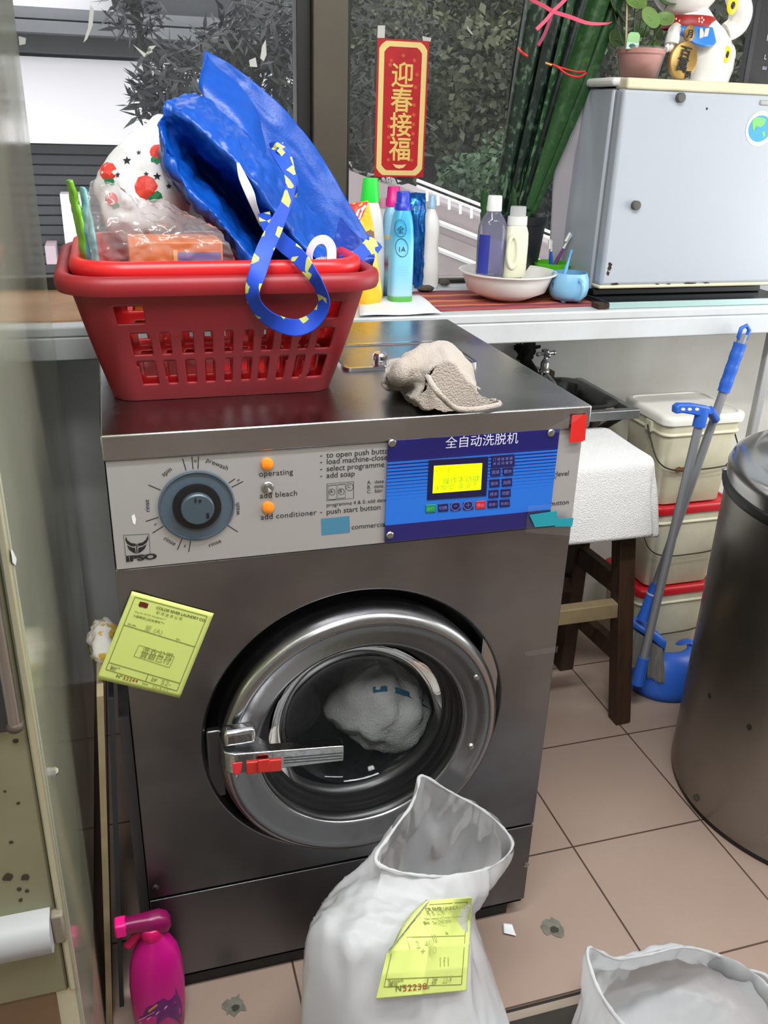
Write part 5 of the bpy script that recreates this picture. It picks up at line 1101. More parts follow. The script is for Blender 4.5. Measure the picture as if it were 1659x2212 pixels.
g = G(); g.lathe([(.001, h*.8), (r_*.92, h*.8)], (qx, yq, zt), 20, cap0=False, cap1=False); part('soil', g, M('dark_soil', (52, 42, 34)), pp)
m_pl = M('fleshy_leaf', (110, 144, 74), .4, var=(14, .25), sss=.1); m_pl2 = M('fleshy_leaf_dark', (74, 104, 56), .45, var=(14, .3))
def rleaf(px, py, y, rpx, tilt, az, mat):
    c_ = at(px, py, y); R3 = Matrix.Rotation(az, 3, 'Z') @ Matrix.Rotation(tilt, 3, 'X'); r = rpx*kq; rows = []
    for j in range(7):
        q = j/6; ring = [R3 @ V((r*q*math.cos(k*PI/9), r*q*.85*math.sin(k*PI/9), .18*r*q*q)) + c_ for k in range(18)]; rows.append(ring)
    g = G(); g.grid(rows[1:], cu=True); g.f([g.v(p) for p in rows[1]]); part('leaf', g, mat, pp, solid=.0022, ang=80)
rl = random.Random(3)
for px, py, y, r, ti, az, mt in ((1372, 5, .87, 22, .9, 0, m_pl), (1402, 40, .84, 24, 1.1, .3, m_pl), (1436, 42, .86, 18, 1.0, -.4, m_pl), (1420, 70, .90, 16, 1.2, .5, m_pl2), (1340, 40, .92, 20, .9, 1, m_pl2), (1330, 85, .94, 22, 1.3, .3, m_pl2), (1395, -25, .88, 24, .7, .2, m_pl), (1445, 0, .90, 20, .8, -.3, m_pl2), (1350, -20, .90, 22, .8, .6, m_pl), (1418, 95, .91, 10, 1.3, .2, m_pl), (1385, 65, .94, 18, 1.2, 0, m_pl2), (1325, 15, .93, 20, 1.0, .8, m_pl2)):
    rleaf(px, py, y, r, ti, az, mt); 
    b_ = at(px, py, y); part('stem', G().tube(cat([V((qx+rl.uniform(-.012, .012), yq+rl.uniform(-.01, .01), zt+h*.8)), V(((qx+b_.x)/2, (yq+b_.y)/2+.01, zt+h+.012)), b_], 10), .0018, 6), m_pl2, pp, ang=80)
part('stake', G().tube([at(1352, 112, .87), at(1356, -60, .87)], .0022, 6), M('bamboo', (200, 186, 150), .7), pp)
g = G(); g.prism([at(x, y_, .848) for x, y_ in ((1352, 106), (1357, 74), (1363, 69), (1379, 70), (1383, 77), (1378, 106))], (0, .0012, 0)); tg_ = part('plant_tag', g, M('tag_green', (150, 200, 140), .5), pp, ang=0)
g = G().poly([at(x, y_, .8475) for x, y_ in ((1352.5, 105), (1355, 91), (1381, 93), (1378, 105))]); part('tag_picture', g, M('tag_pale', (196, 218, 218), .5), tg_, ang=0)
g = G(); fan(g, [at(1366+8*math.cos(k), 99+5*math.sin(k*1.0), .8472) for k in (0, 1, 2, 3, 4, 5)]); part('tag_tree', g, M('tag_tree_green', (50, 100, 84), .6), tg_, ang=0)
# ---- beckoning cat
yc_ = .93; kc = sc(1540, 80, yc_); C = lambda px, py, d=0.0: at(px, py, yc_+d)
ct = thing('cat_figurine', 'white ceramic beckoning cat figurine with a gold coin on the refrigerator', 'figurine', V((C(1530, 160).x, yc_, zt)))
m_cat = M('white_ceramic', (240, 238, 232), .25, coat=.4); cxm = C(1505, 45, -.04).x; zc = lambda py: C(1530, py).z
g = G(); rings = []
for py, cp2, w, d_ in ((160, 1535, 46, 46), (150, 1536, 52, 52), (120, 1536, 55, 56), (90, 1530, 54, 52), (65, 1520, 50, 48), (45, 1506, 45, 42), (30, 1503, 41, 36), (15, 1503, 32, 28)):
    rings.append(sect(C(cp2, py, -.03).x, yc_, max(zc(py), zt), w*kc, d_*kc, 2.1, 40))
rings[0] = [V((p.x, p.y, zt)) for p in rings[0]]; g.loft(rings)
hc = C(1503, -48, -.045)+V((0, .035, 0)); g.ball(hc, (66*kc, 56*kc, 62*kc), 32)
for sx in (-1, 1): g.lathe([(.024, 0), (.017, .020), (.006, .040), (.001, .044)], hc+V((sx*.036, 0, .036)), 16)
part('cat_body', g, m_cat, ct, ang=60)
g = G(); g.tube(cat([C(1568, 70, -.02), C(1590, 55, -.025), C(1600, 25, -.03), C(1590, -10, -.035), C(1575, -50, -.035)], 24), [(.022+.006*math.sin(k/23*PI)) for k in range(24)], 16); g.ball(C(1574, -54, -.037), .026, 16); part('raised_paw', g, m_cat, ct, ang=70)
g = G().ball(C(1560, 122, -.02), (.030, .036, .036), 20); part('hind_leg', g, m_cat, ct, ang=70)
def spot(px, py, d, rx, rz, name='spot'):
    for k, (s_, mt) in enumerate(((1.0, M('spot_yellow', (246, 214, 40), .4)), (.52, M('spot_black', (30, 30, 28), .4)))):
        p = C(px, py, d-.0006*k); g = G().ball(p, (rx*s_, .004+.001*k, rz*s_), 20); part(name, g, mt, ct, ang=80)
spot(1582, 12, -.0545, .015, .020); spot(1570, 118, -.070, .011, .019)
g = G(); g.tube(cat([C(1462, 62, -.03), C(1455, 72, -.05), C(1452, 88, -.062), C(1450, 98, -.066)], 16), [.016]*8+[.017]*8, 14)
for dx in (-9, 0, 9): g.ball(C(1450+dx, 104, -.07), (.0065, .007, .010), 12)
part('lowered_paw', g, m_cat, ct, ang=70)
g = G(); rings = []; n = 40
for dz, rr_ in ((.009, .0), (.010, .002), (-.008, .002), (-.009, 0)):
    pass
zc0 = C(1502, 46, -.05).z; g.lathe([(44*kc, -.014), (50*kc, -.011), (50.5*kc, .009), (46*kc, .013)], (cxm, yc_, zc0), 44, sy_=1.0, cap0=False, cap1=False); co = part('collar', g, M('red_collar', (178, 36, 38), .4, var=(70, .35)), ct, ang=60)
for px in (1463, 1503):
    for k in range(5):
        p = C(px+5*math.cos(k*1.257), 45+5*math.sin(k*1.257), -.045); q = V((p.x, 0, p.z)); a_ = max(-.97, min(.97, (p.x-cxm)/(50.5*kc))); part('flower_print', G().ball((p.x, yc_-50.5*kc*math.cos(math.asin(a_))-.0004, p.z), (.0026, .001, .0026), 8), M('flower_pale', (240, 200, 180), .5), co)
g = G(); rows = []
for j in range(8):
    t = j/7; zu, zl = C(1502, 58, -.055).z, C(1502, 102, -.055).z; z = zu-(zu-zl)*t; hw = 46*kc*(1-.15*t)*math.sqrt(max(.02, 1-t**2.2)); c0 = cxm+.006*t
    rows.append([V((c0+hw*(i/10*2-1), yc_-math.sqrt(max(1e-6, 1-((hw*(i/10*2-1))/(56*kc))**2))*(50+9*t)*kc-.003-.003*t, z)) for i in range(11)])
g.grid(rows); part('bib', g, M('cobalt_bib', (48, 128, 214), .35), ct, ang=70, solid=.002)
p = C(1489, 72, -.072); g = G(); g.lathe([(.0145, .002), (.0145, -.002), (.012, -.0035), (.002, -.0036)], p, 24, 'y'); bmesh.ops.scale(g.bm, verts=g.bm.verts[:], vec=(1, 1, 1.25), space=Matrix.Translation(-p)); md = part('medal', g, M('old_gold', (150, 116, 64), .4, .5, var=(60, .3)), ct, ang=50)
text('月', p+V((-.0085, -.0042, -.008)), .019, m_ink, md, fat=.0005)
g = G()
for q in ([(1512, 62), (1517, 60), (1521, 72), (1517, 88), (1511, 87)], [(1524, 62), (1533, 60), (1529, 78), (1520, 80)]): g.prism([C(x, y_, -.078) for x, y_ in q], (0, .004, 0))
part('bib_print', g, M('silver_print', (200, 200, 196), .4, .4), ct, ang=0, label='silver printed ribbon on the bib')
p = C(1478, 128, -.085); p.z = zt+.0425; g = G(); g.lathe([(.039, .012), (.040, .010), (.040, .002), (.038, 0), (.036, .0012), (.002, .0012)], p-V((0, 0, 0)), 48, 'y'); bmesh.ops.scale(g.bm, verts=g.bm.verts[:], vec=(.93, 1, 1.04), space=Matrix.Translation(-p)); cn = part('gold_coin', g, M('old_gold_coin', (176, 142, 78), .35, .45, var=(40, .25)), ct, ang=40)
text('百\n萬', p+V((-.0005, -.0012, .0045)), .031, m_ink, cn, align='CENTER', fat=.0007, line=.82, roll=-.15); text('両', p+V((.016, -.0012, -.036)), .018, m_ink, cn, align='CENTER', fat=.0005)
# face, above the picture's edge
for sx in (-1, 1):
    part('eye', G().tube(cat([hc+V((sx*.018, -.0575, .012)), hc+V((sx*.028, -.0545, .019)), hc+V((sx*.038, -.049, .012))], 10), .0018, 6), m_ink, ct)
    part('mouth', G().tube(cat([hc+V((0, -.0545, -.030)), hc+V((sx*.006, -.0535, -.035)), hc+V((sx*.014, -.051, -.034))], 8), .0012, 6), m_ink, ct)
part('nose', G().ball(hc+V((0, -.0585, -.012)), (.006, .004, .004), 10), M('pink_nose', (220, 130, 120), .5), ct)
# ---- black notice board beside the cat
bb0, bb1 = at(1606, 160, .99), at(1612, -60, .99); tb = thing('notice_board', 'black board with white chalk writing standing beside the cat figurine', 'board', (bb0.x+.09, .99, zt))
part('board', G().box(bb0.x+.018, bb0.x+.26, .992, 1.006, zt, bb1.z), M('black_board', (26, 26, 30), .6), tb, ang=0)
part('board_frame', G().box(bb0.x, bb0.x+.018, .986, 1.008, zt, bb1.z), M('board_frame_black', (20, 20, 24), .45), tb, bevel=.002)
text('L', at(1650, 128, .9905), .016, m_pw, tb); text('su', at(1646, 150, .9905), .016, m_pw, tb); text('l', at(1655, 88, .9905), .022, m_pw, tb)
# ================================================================== right of the machine: tap, sink, stool, pails, broom, drum
ZK = .845
m_sink = steel('sink_steel', (120, 122, 122), .34, (6, 6, 6), .12, .05, stain=(9, (60, 60, 58), .4, .7))
sk = thing('sink', 'shallow stained steel wash basin on a bracket below the tap', 'sink', (1.145, .95, ZK-.16))
sx, sy2, sw, sd = 1.145, .945, .19, .148
g = G(); rings = []
for w, d, z, r in ((sw, sd, ZK+.002, .06), (sw, sd, ZK+.006, .06), (sw-.008, sd-.008, ZK+.008, .06), (sw-.02, sd-.02, ZK, .06), (sw-.03, sd-.03, ZK-.06, .06), (sw-.045, sd-.045, ZK-.12, .07), (sw-.09, sd-.08, ZK-.142, .06)):
    rings.append([(x, y, z) for x, y in rrect(w, d, r, 8, (sx, sy2))])
R = g.grid(rings, cu=True); g.f(R[-1]); part('bowl', g, m_sink, sk, solid=.002, ang=50)
m_alu = M('worn_aluminium', (165, 168, 168), .4, .85, var=(14, .25))
part('bracket_rail', G().box(0.86, 1.362, .768, .79, ZK-.024, ZK+.002), m_alu, sk, bevel=.002)
part('bracket_rail', G().box(1.342, 1.362, .79, YW, ZK-.024, ZK+.0), m_alu, sk, bevel=.002)
part('brace', G().tube([V((1.35, .80, ZK-.012)), V((1.30, YW-.01, ZK-.24))], .010, 4), M('dark_iron', (70, 70, 68), .6, .5), sk, ang=20)
part('overflow', G().ball((sx+.118, sy2+.118, ZK-.045), .009, 12), m_chrome, sk)
tp_ = at(1176, 800, 1.035); tx = tp_.x; tz = at(1176, 812, 1.035).z
tp = thing('tap', 'old chrome cross-head tap on the wall above the basin', 'tap', (tx, YW, tz))
g = G(); g.lathe([(.012, -.012), (.0135, 0), (.015, .012), (.015, .018), (.0128, .02), (.0128, .038), (.010, .044), (.006, .05), (.005, .062)], (tx, 1.035, tz), 22); part('tap_body', g, m_chrome, tp, ang=50)
z4 = tz+.066; part('cross_handle', G().tube([(tx-.026, 1.030, z4), (tx+.026, 1.040, z4)], .0055, 10).ball((tx-.027, 1.030, z4), .0075, 10).ball((tx+.027, 1.040, z4), .0075, 10).tube([(tx-.004, 1.012, z4), (tx+.004, 1.058, z4)], .0055, 10).ball((tx-.005, 1.01, z4), .0075, 10).ball((tx+.005, 1.06, z4), .0075, 10).ball((tx, 1.035, z4+.004), .010, 12), m_chrome, tp, ang=60)
part('spout', G().tube(cat([V((tx, 1.035, tz+.004)), V((tx+.005, 1.01, tz-.004)), V((tx+.010, .985, tz-.018)), V((tx+.013, .975, tz-.038))], 14), .0095, 12), m_chrome, tp, ang=60)
part('inlet', G().tube([(tx, 1.035, tz-.004), (tx-.004, YW, tz-.004)], .010, 12).lathe([(.02, -.012), (.02, -.001)], (tx-.004, YW, tz-.004), 18, 'y'), m_chrome, tp, ang=50)
m_pipe = M('black_corroded_pipe', (30, 29, 27), .8, var=(50, .5), bump=(80, .6))
q0, q1 = at(1140, 748, 1.075), at(1146, 822, 1.075); pp2 = solo('pipe', G().tube(cat([q0, V((q0.x-.008, 1.072, (q0.z*2+q1.z)/3)), V((q1.x+.002, 1.072, (q0.z+2*q1.z)/3)), q1], 16), [.014, .016, .015, .013, .013, .014, .016, .015, .013, .012, .013, .016, .017, .016, .014, .013], 12), m_pipe, 'short corroded black pipe on the wall beside the tap', 'pipe', ang=60)
# grime behind the bowl
g = G(); pts = [(sx-.12+.24*i/12, YW-.004, ZK+.012+.012*math.sin(i*1.3)+(.012 if 2 < i < 10 else 0)) for i in range(13)]; g.ribbon(pts, V((0, 0, .012))); solo('sponge', g, M('brown_grime', (92, 80, 58), .95, var=(40, .5), bump=(70, .7)), 'brown crusty residue along the wall edge of the basin', 'residue', solid=.012, ang=40)
# ---- stool with a white towel
m_wood = M('dark_brown_wood', (66, 44, 26), .6, var=(6, .45), stretch=(8, 8, 1.2), bump=(30, .2)); m_wood2 = M('pale_raw_wood', (150, 132, 98), .8, var=(12, .3))
stl = thing('stool', 'tall dark wooden stool draped with a white towel', 'stool', (1.12, .68, 0))
def bar(name, a, b_, w, d, mat, par, bev=.003):
    a, b_ = V(a), V(b_); t = (b_-a).normalized(); u = V((1, 0, 0)) if abs(t.x) < .9 else V((0, 1, 0)); u = (u-t*u.dot(t)).normalized(); v_ = t.cross(u); g = G()
    g.loft([[p+u*sx_*w/2+v_*sy3*d/2 for sx_, sy3 in ((-1, -1), (1, -1), (1, 1), (-1, 1))] for p in (a, b_)]); return part(name, g, mat, par, ang=30, bevel=bev)
for (x0_, y0_), (x1_, y1_) in (((1.303, .553), (1.232, .598)), ((1.272, .838), (1.226, .765)), ((.965, .553), (1.03, .598)), ((.99, .838), (1.036, .765))): bar('leg', (x0_, y0_, 0), (x1_, y1_, .745), .046, .046, m_wood, stl)
part('seat', G().box(.985, 1.268, .562, .80, .745, .772), m_wood, stl, bevel=.004)
bar('stretcher', (.99, .575, .36), (1.262, .575, .36), .034, .045, m_wood2, stl)
bar('stretcher', (1.262, .59, .42), (1.245, .79, .42), .03, .055, m_wood, stl); bar('stretcher', (1.28, .575, .215), (1.262, .81, .215), .03, .05, m_wood, stl)
bar('stretcher', (1.0, .59, .42), (1.02, .79, .42), .03, .055, m_wood, stl); bar('stretcher', (1.01, .80, .32), (1.25, .80, .32), .03, .05, m_wood, stl)
m_tow = M('white_terry', (236, 236, 234), .95, bump=(330, .9), sheen=.3)
g = G(); cx_, cw, cdp = 1.13, .155, .128; rings = []
def tring(w, d, z, r, wave=0.0, low=0.0):
    pts = rrect(w, d, r, 12, (cx_, .682)); out = []; n = len(pts)
    for i, (x, y) in enumerate(pts):
        a = 2*PI*i/n; q = wave*(math.sin(a*7+1)+.6*math.sin(a*11+2)); ca = abs((x-cx_)/w*(y-.682)/d)
        out.append(V((cx_+(x-cx_)*(1+q/w), .682+(y-.682)*(1+q/d), z-low*max(0, ca-.45)*1.8+.010*low*math.sin(a*5)*8)))
    return out
for s_ in (.12, .25, .5, .75, .92): rings.append(tring(cw*s_, cdp*s_, .788, .03*max(s_, .2)))
for w, z, wv, lo in ((0, .784, 0, 0), (.005, .774, 0, 0), (.007, .75, .001, 0), (.009, .735, .004, .02), (.013, .705, .008, .045), (.018, .675, .011, .075), (.022, .650, .014, .10)): rings.append(tring(cw+w, cdp+w, z, .03+w*.5, wv, lo))
R = g.grid(rings, cu=True); g.f(R[0][::-1]); bmesh.ops.subdivide_edges(g.bm, edges=g.bm.edges[:], cuts=2, use_grid_fill=True); g.wrinkle(.004, 12, 6)
for k in range(3): bmesh.ops.smooth_vert(g.bm, verts=g.bm.verts[:], factor=.5, use_axis_x=True, use_axis_y=True, use_axis_z=True)
g.wrinkle(.0007, 200, 2)
solo('bath_towel', g, m_tow, 'white terry towel draped over the wooden stool', 'towel', solid=.005, ang=80, off=1)
# ---- three stacked pails
m_pail = M('ivory_pail', (226, 222, 196), .45, var=(5, .12), col2=(206, 200, 170)); m_rl = M('red_pail_lid', (204, 30, 40), .4); m_wl = M('white_pail_lid', (242, 240, 230), .4)
PX, PY, PW, PD, PH = 1.595, .895, .128, .112, .272
def pail(label, k, lidm, ox=0.0, oy=0.0, hs=1):
    cx, cy_ = PX+ox, PY+oy; z0 = k*PH+.001; t = thing('pail', label, 'pail', (cx, cy_, z0), 'stacked square pails')
    g = G(); rr_ = lambda w, d, z, r=.03: [(x, y, z) for x, y in rrect(w, d, r, 8, (cx, cy_))]
    g.loft([rr_(PW*.84, PD*.84, z0), rr_(PW*.86, PD*.86, z0+.004), rr_(PW*.95, PD*.95, z0+PH-.062), rr_(PW*1.0, PD*1.0, z0+PH-.060), rr_(PW*1.0, PD*1.0, z0+PH-.055), rr_(PW*.965, PD*.965, z0+PH-.053), rr_(PW*.985, PD*.985, z0+PH-.02)]); part('pail_body', g, m_pail, t, ang=35, bevel=.0015)
    g = G(); e = PH-.002; g.loft([rr_(PW*.99, PD*.99, z0+PH-.028), rr_(PW*1.035, PD*1.035, z0+PH-.027), rr_(PW*1.045, PD*1.045, z0+PH-.012), rr_(PW*1.03, PD*1.03, z0+e-.003), rr_(PW*1.0, PD*1.0, z0+e), rr_(PW*.93, PD*.93, z0+e), rr_(PW*.915, PD*.915, z0+e-.003)]); part('lid', g, lidm, t, ang=40, label='white lid' if lidm is m_wl else 'red lid')
    zz_ = z0+PH-.045; xl = cx-PW*1.0; xr = cx+PW*1.0; yf_ = cy_-PD*1.06
    part('handle_lug', G().box(xl-.006, xl+.004, cy_-.05, cy_-.02, zz_-.018, zz_+.014), m_pail, t, bevel=.002)
    pts = [V((xl-.008, cy_-.035, zz_)), V((xl-.010, cy_-.06, zz_-.03)), V((xl-.004, yf_+.01, zz_-.085*hs)), V((xl+.04, yf_-.006, zz_-.108*hs)), V((cx, yf_-.007, zz_-.112*hs)), V((xr-.04, yf_-.006, zz_-.105*hs)), V((xr+.004, yf_+.01, zz_-.08*hs)), V((xr+.008, cy_-.035, zz_))]
    part('wire_handle', G().tube(cat(pts, 40), .0022, 7), M('dark_wire', (58, 50, 40), .5, .6), t, ang=80)
    if lidm is m_wl:
        g = G(); rr2 = random.Random(4); c_ = V((xl+.075, yf_+.004, zz_-.11)); fan(g, [c_+V((.030*math.cos(a*PI/10)*(.5+.6*rr2.random()), 0, .012*math.sin(a*PI/10)*(.5+.6*rr2.random())-.003)) for a in range(20)]); part('rust_stain', g, M('rust_stain', (146, 104, 50), .9, var=(60, .6)), t, ang=0)
    return t
pail('ivory square pail on the floor, at the base of the stack', 0, m_rl); pail('ivory square pail with a red lid in the middle of the stack', 1, m_rl, .006, -.004); pail('ivory square pail with a white lid on top of the stack', 2, m_wl, -.012, -.008)
# ---- long-handled dustpan and brush
m_bl = M('cornflower_plastic', (50, 104, 206), .38, sss=.05); m_gp2 = M('grey_handle_tube', (150, 152, 156), .4, .3)
dp = thing('dustpan', 'blue long-handled dustpan with a grey pole leaning beside the pails', 'dustpan', (1.47, .63, 0))
A_, B_ = at(1386, 1440, .585), at(1513, 905, .61)
part('pole', G().tube([A_, B_], .0115, 8), m_gp2, dp, ang=50)
d = (B_-A_).normalized()
g = G(); g.tube([B_-d*.02, B_+d*.012, B_+d*.03], [.0165, .0165, .015], 12); part('socket', g, m_bl, dp, ang=50)
yh = .61; g = G()
def hpoly(pts): return [at(x, y_, yh-.011) for x, y_ in pts]
outer = [(1460, 895), (1461, 880), (1470, 874), (1500, 874), (1535, 880), (1538, 895), (1515, 901), (1495, 896), (1475, 893)]
g.prism(hpoly(outer), (0, .022, 0)); part('grip', g, m_bl, dp, bevel=.004, seg=3, ang=50)
g = G()
for x in (1476, 1490, 1506): fan(g, [at(x+4.5*math.cos(a*PI/8), 884+3.2*math.sin(a*PI/8), yh-.0114) for a in range(16)])
part('grip_hole', g, M('pale_opening', (236, 234, 222), .8), dp, ang=0)
g = G(); g.tube([at(1533, 886, .63), at(1545, 905, .66)], [.012, .013], 8); part('clip', g, m_bl, dp, ang=50)
# the pan: a domed scoop
dc_ = V((1.538, .675, 0)); rows = []
for j in range(9):
    v_ = j/8; ring = []
    for i in range(33):
        a = PI*(1.02+i/32*.98); r = .120*(1-.52*v_**1.6); z = .004+.118*math.sin(v_*PI/2); ring.append(V((dc_.x+r*math.cos(a)*1.0, dc_.y+r*math.sin(a)*.80+.03*v_, z)))
    rows.append(ring)
g = G(); g.grid(rows); part('pan', g, m_bl, dp, solid=.004, ang=60)
g = G(); rows2 = [[V((dc_.x+.120*math.cos(PI*(1.02+i/32*.98)), dc_.y+.096*math.sin(PI*(1.02+i/32*.98)), .004)) for i in range(33)], [V((dc_.x+.120*(i/16-1), dc_.y+.10, .003)) for i in range(33)]]; g.grid(rows2); part('pan_floor', g, m_bl, dp, solid=.003, ang=60)
part('pole_socket', G().tube([A_-d*.055, A_+d*.03], [.019, .015], 12), m_bl, dp, ang=50)
g = G(); g.tube(cat([V((dc_.x+.03, dc_.y+.035, .115)), V((dc_.x+.065, dc_.y+.02, .128)), V((dc_.x+.09, dc_.y+.0, .115))], 12), [.004, .008, .012, .014, .015, .015, .015, .014, .012, .01, .007, .003], 8, flat=.4); part('rear_fin', g, m_bl, dp, ang=60)
bm_ = thing('broom', 'grey poled broom with a blue hand grip leaning against the pails', 'broom', (1.47, .70, .05))
T0, T1 = at(1404, 1300, .655), at(1606, 722, .69)
part('pole', G().tube([T0, T1], .0115, 8), m_gp2, bm_, ang=50)
d = (T1-T0).normalized(); q = lambda t: T0.lerp(T1, t)
g = G(); n = 30; g.tube([q(.80+.17*i/(n-1)) for i in range(n)], [  .0158+.0009*(1 if (i//4) % 2 else 0) for i in range(n)], 12); part('grip', g, m_bl, bm_, ang=30)
g = G(); e = q(.972); u = V((d.z, 0, -d.x)); g.tube([e, e+u*.012+d*.012, e+u*.013+d*.035, e+d*.044, e-u*.013+d*.035, e-u*.012+d*.012], .0055, 8, closed=True); part('hanging_loop', g, m_bl, bm_, ang=60)
g = G(); g.tube([q(.0)-d*.055, q(0)-d*.03, q(.06), q(.075)], [.021, .018, .0165, .0145], 12); part('socket', g, m_bl, bm_, ang=50)
part('socket_ring', G().tube([q(.03), q(.036)], .0185, 12), M('pale_ring', (200, 206, 220), .4), bm_, ang=50)
Bc = q(0)-d*.06; BL, BR = at(1352, 1338, .70), at(1438, 1396, .615)
ax = (BR-BL).normalized(); nrm = V((-ax.y, ax.x, 0)).normalized(); g = G(); rows = []
for i in range(13):
    t = i/12; c_ = BL.lerp(BR, t)+V((0, 0, .012*math.sin(PI*t))); w = .022*math.sin(PI*(.12+.76*t)); rows.append([c_+nrm*w*math.cos(a*PI/6)+V((0, 0, .016*math.sin(a*PI/6))) for a in range(12)])
g.loft(rows); part('brush_head', g, m_bl, bm_, ang=60)
g = G(); rb_ = random.Random(9)
for k in range(520):
    t = rb_.random(); c_ = BL.lerp(BR, .05+.9*t)+nrm*rb_.uniform(-.014, .014)+V((0, 0, -.008)); e = c_+V((ax.x*(t-.5)*.03+rb_.uniform(-.006, .006)+.004, ax.y*(t-.5)*.03+rb_.uniform(-.006, .006)-.004, -.108-.012*rb_.random())); g.tube([c_, e], [.0011, .0008], 3, cap=False)
part('bristles', g, M('grey_bristle', (146, 144, 138), .8), bm_, ang=0, fix=False, stuff=True)
# ---- big round steel drum
DX, DY, RR = 1.646, .177, .352; ZB_ = .797
s_drum = steel('drum_steel', (150, 148, 144), .34, (60, 60, 1.2), .10, .05, stain=(2.4, (120, 114, 104), .4, .72))
dm = thing('steel_drum', 'large round steel drum with a domed lid and black rubber band', 'drum', (DX, DY, 0))
part('drum_body', G().lathe([(RR-.004, .012), (RR, .016), (RR, ZB_)], (DX, DY, 0), 128, cap1=False), s_drum, dm, ang=40)
part('foot_ring', G().lathe([(RR-.012, 0), (RR-.003, .001), (RR-.003, .013)], (DX, DY, 0), 96), m_black, dm, ang=40)
part('rubber_band', G().lathe([(RR-.004, ZB_-.006), (RR+.007, ZB_-.004), (RR+.010, ZB_+.006), (RR+.007, ZB_+.016), (RR-.004, ZB_+.018)], (DX, DY, 0), 128, cap0=False, cap1=False), M('black_rubber_band', (18, 18, 18), .45), dm, ang=50)
part('lid', G().lathe([(RR+.002, ZB_+.014), (RR+.003, ZB_+.045), (RR-.004, ZB_+.062), (RR-.02, ZB_+.072), (RR-.05, ZB_+.078), (RR-.065, ZB_+.076), (RR-.08, ZB_+.086), (RR-.16, ZB_+.108), (RR-.25, ZB_+.120), (.02, ZB_+.126)], (DX, DY, 0), 128, cap0=False), steel('lid_steel', (176, 176, 174), .22, (8, 8, 8), .06, .02), dm, ang=60)
def ondrum(px, py, z=None):
    d_ = ray(px, py); ox, oy = CAM.x-DX, CAM.y-DY; a = d_.x**2+d_.y**2; b2 = 2*(ox*d_.x+oy*d_.y); c_ = ox*ox+oy*oy-RR*RR; D = b2*b2-4*a*c_; t = (-b2-math.sqrt(max(0, D)))/(2*a); return CAM+d_*t
for px, py, mt in ((1504, 1723, m_bolt),):
    p = ondrum(px, py); n_ = V((p.x-DX, p.y-DY, 0)).normalized(); part('bolt', G().tube([p-n_*.002, p+n_*.004, p+n_*.006], [.009, .009, .005], 6), M('dull_bolt', (96, 94, 86), .5, .7), dm, ang=30)
p = ondrum(1568, 1015); n_ = V((p.x-DX, p.y-DY, 0)).normalized(); p = V((DX, DY, p.z))+n_*(RR+.004); part('bolt', G().tube([p-n_*.003, p+n_*.003, p+n_*.009], [.008, .008, .003], 10), m_chrome, dm, ang=50)
for px, py, r in ((1532, 1503, .006), (1618, 1571, .0065), (1446, 1603, .005), (1493, 1442, .004)):
    p = ondrum(px, py); n_ = V((p.x-DX, p.y-DY, 0)).normalized(); u = V((-n_.y, n_.x, 0)); g = G(); fan(g, [p+n_*.0006+u*r*math.cos(a*PI/6)+V((0, 0, r*1.2*math.sin(a*PI/6))) for a in range(12)]); part('drain_hole', g, M('dark_hole', (34, 28, 20), .9), dm, ang=0)
# ---- pale metal post
q0, q1 = at(1645, 905, .80), at(1652, 640, .80); px_ = (q0.x+q1.x)/2+.012
g = G().box(px_-.012, px_+.012, .788, .81, 0, 1.05); solo('metal_post', g, M('grey_painted_steel', (176, 178, 178), .4, .4), 'slim grey metal post standing by the wall behind the drum', 'post', bevel=.003)
# ---- marks and scraps on the floor
for n, (px, py, rx, ry, lab) in enumerate(((1194, 2003, .026, .026, 'grey cement patch in the floor tile near the washing machine corner'), (507, 2172, .022, .024, 'grey cement patch in the floor beside the pink spray bottle'))):
    c_ = atz(px, py, .001); rr2 = random.Random(n+3); g = G(); fan(g, [c_+V((rx*math.cos(a*PI/9)*(.6+.6*rr2.random()), ry*math.sin(a*PI/9)*(.6+.6*rr2.random()), .0004)) for a in range(18)])
    o = solo('floor_patch', g, M('cement_patch', (122, 120, 108), .9, var=(40, .4)), lab, 'patch', 'cement patches in the floor', ang=0)
    g = G(); fan(g, [c_+V((rx*.35*math.cos(a*PI/6)*(.7+.5*rr2.random()), -.006+ry*.35*math.sin(a*PI/6)*(.7+.5*rr2.random()), .0009)) for a in range(12)]); part('plug_hole', g, M('dark_plug', (56, 54, 46), .9), o, ang=0)
g = G(); c4 = [atz(x, y_, .002) for x, y_ in ((1087, 1996), (1106, 1998), (1115, 2024), (1088, 2018))]; a_, b2, c2, d2 = c4; g.grid([[a_.lerp(b2, u/6).lerp(d2.lerp(c2, u/6), w/8)+V((0, 0, .0015+.006*(w/8-.4)**2)) for u in range(7)] for w in range(9)])
solo('paper_scrap', g, M('white_paper', (236, 238, 240)), 'small scrap of white paper on the tiles by the machine corner', 'paper', solid=.0005, ang=60)
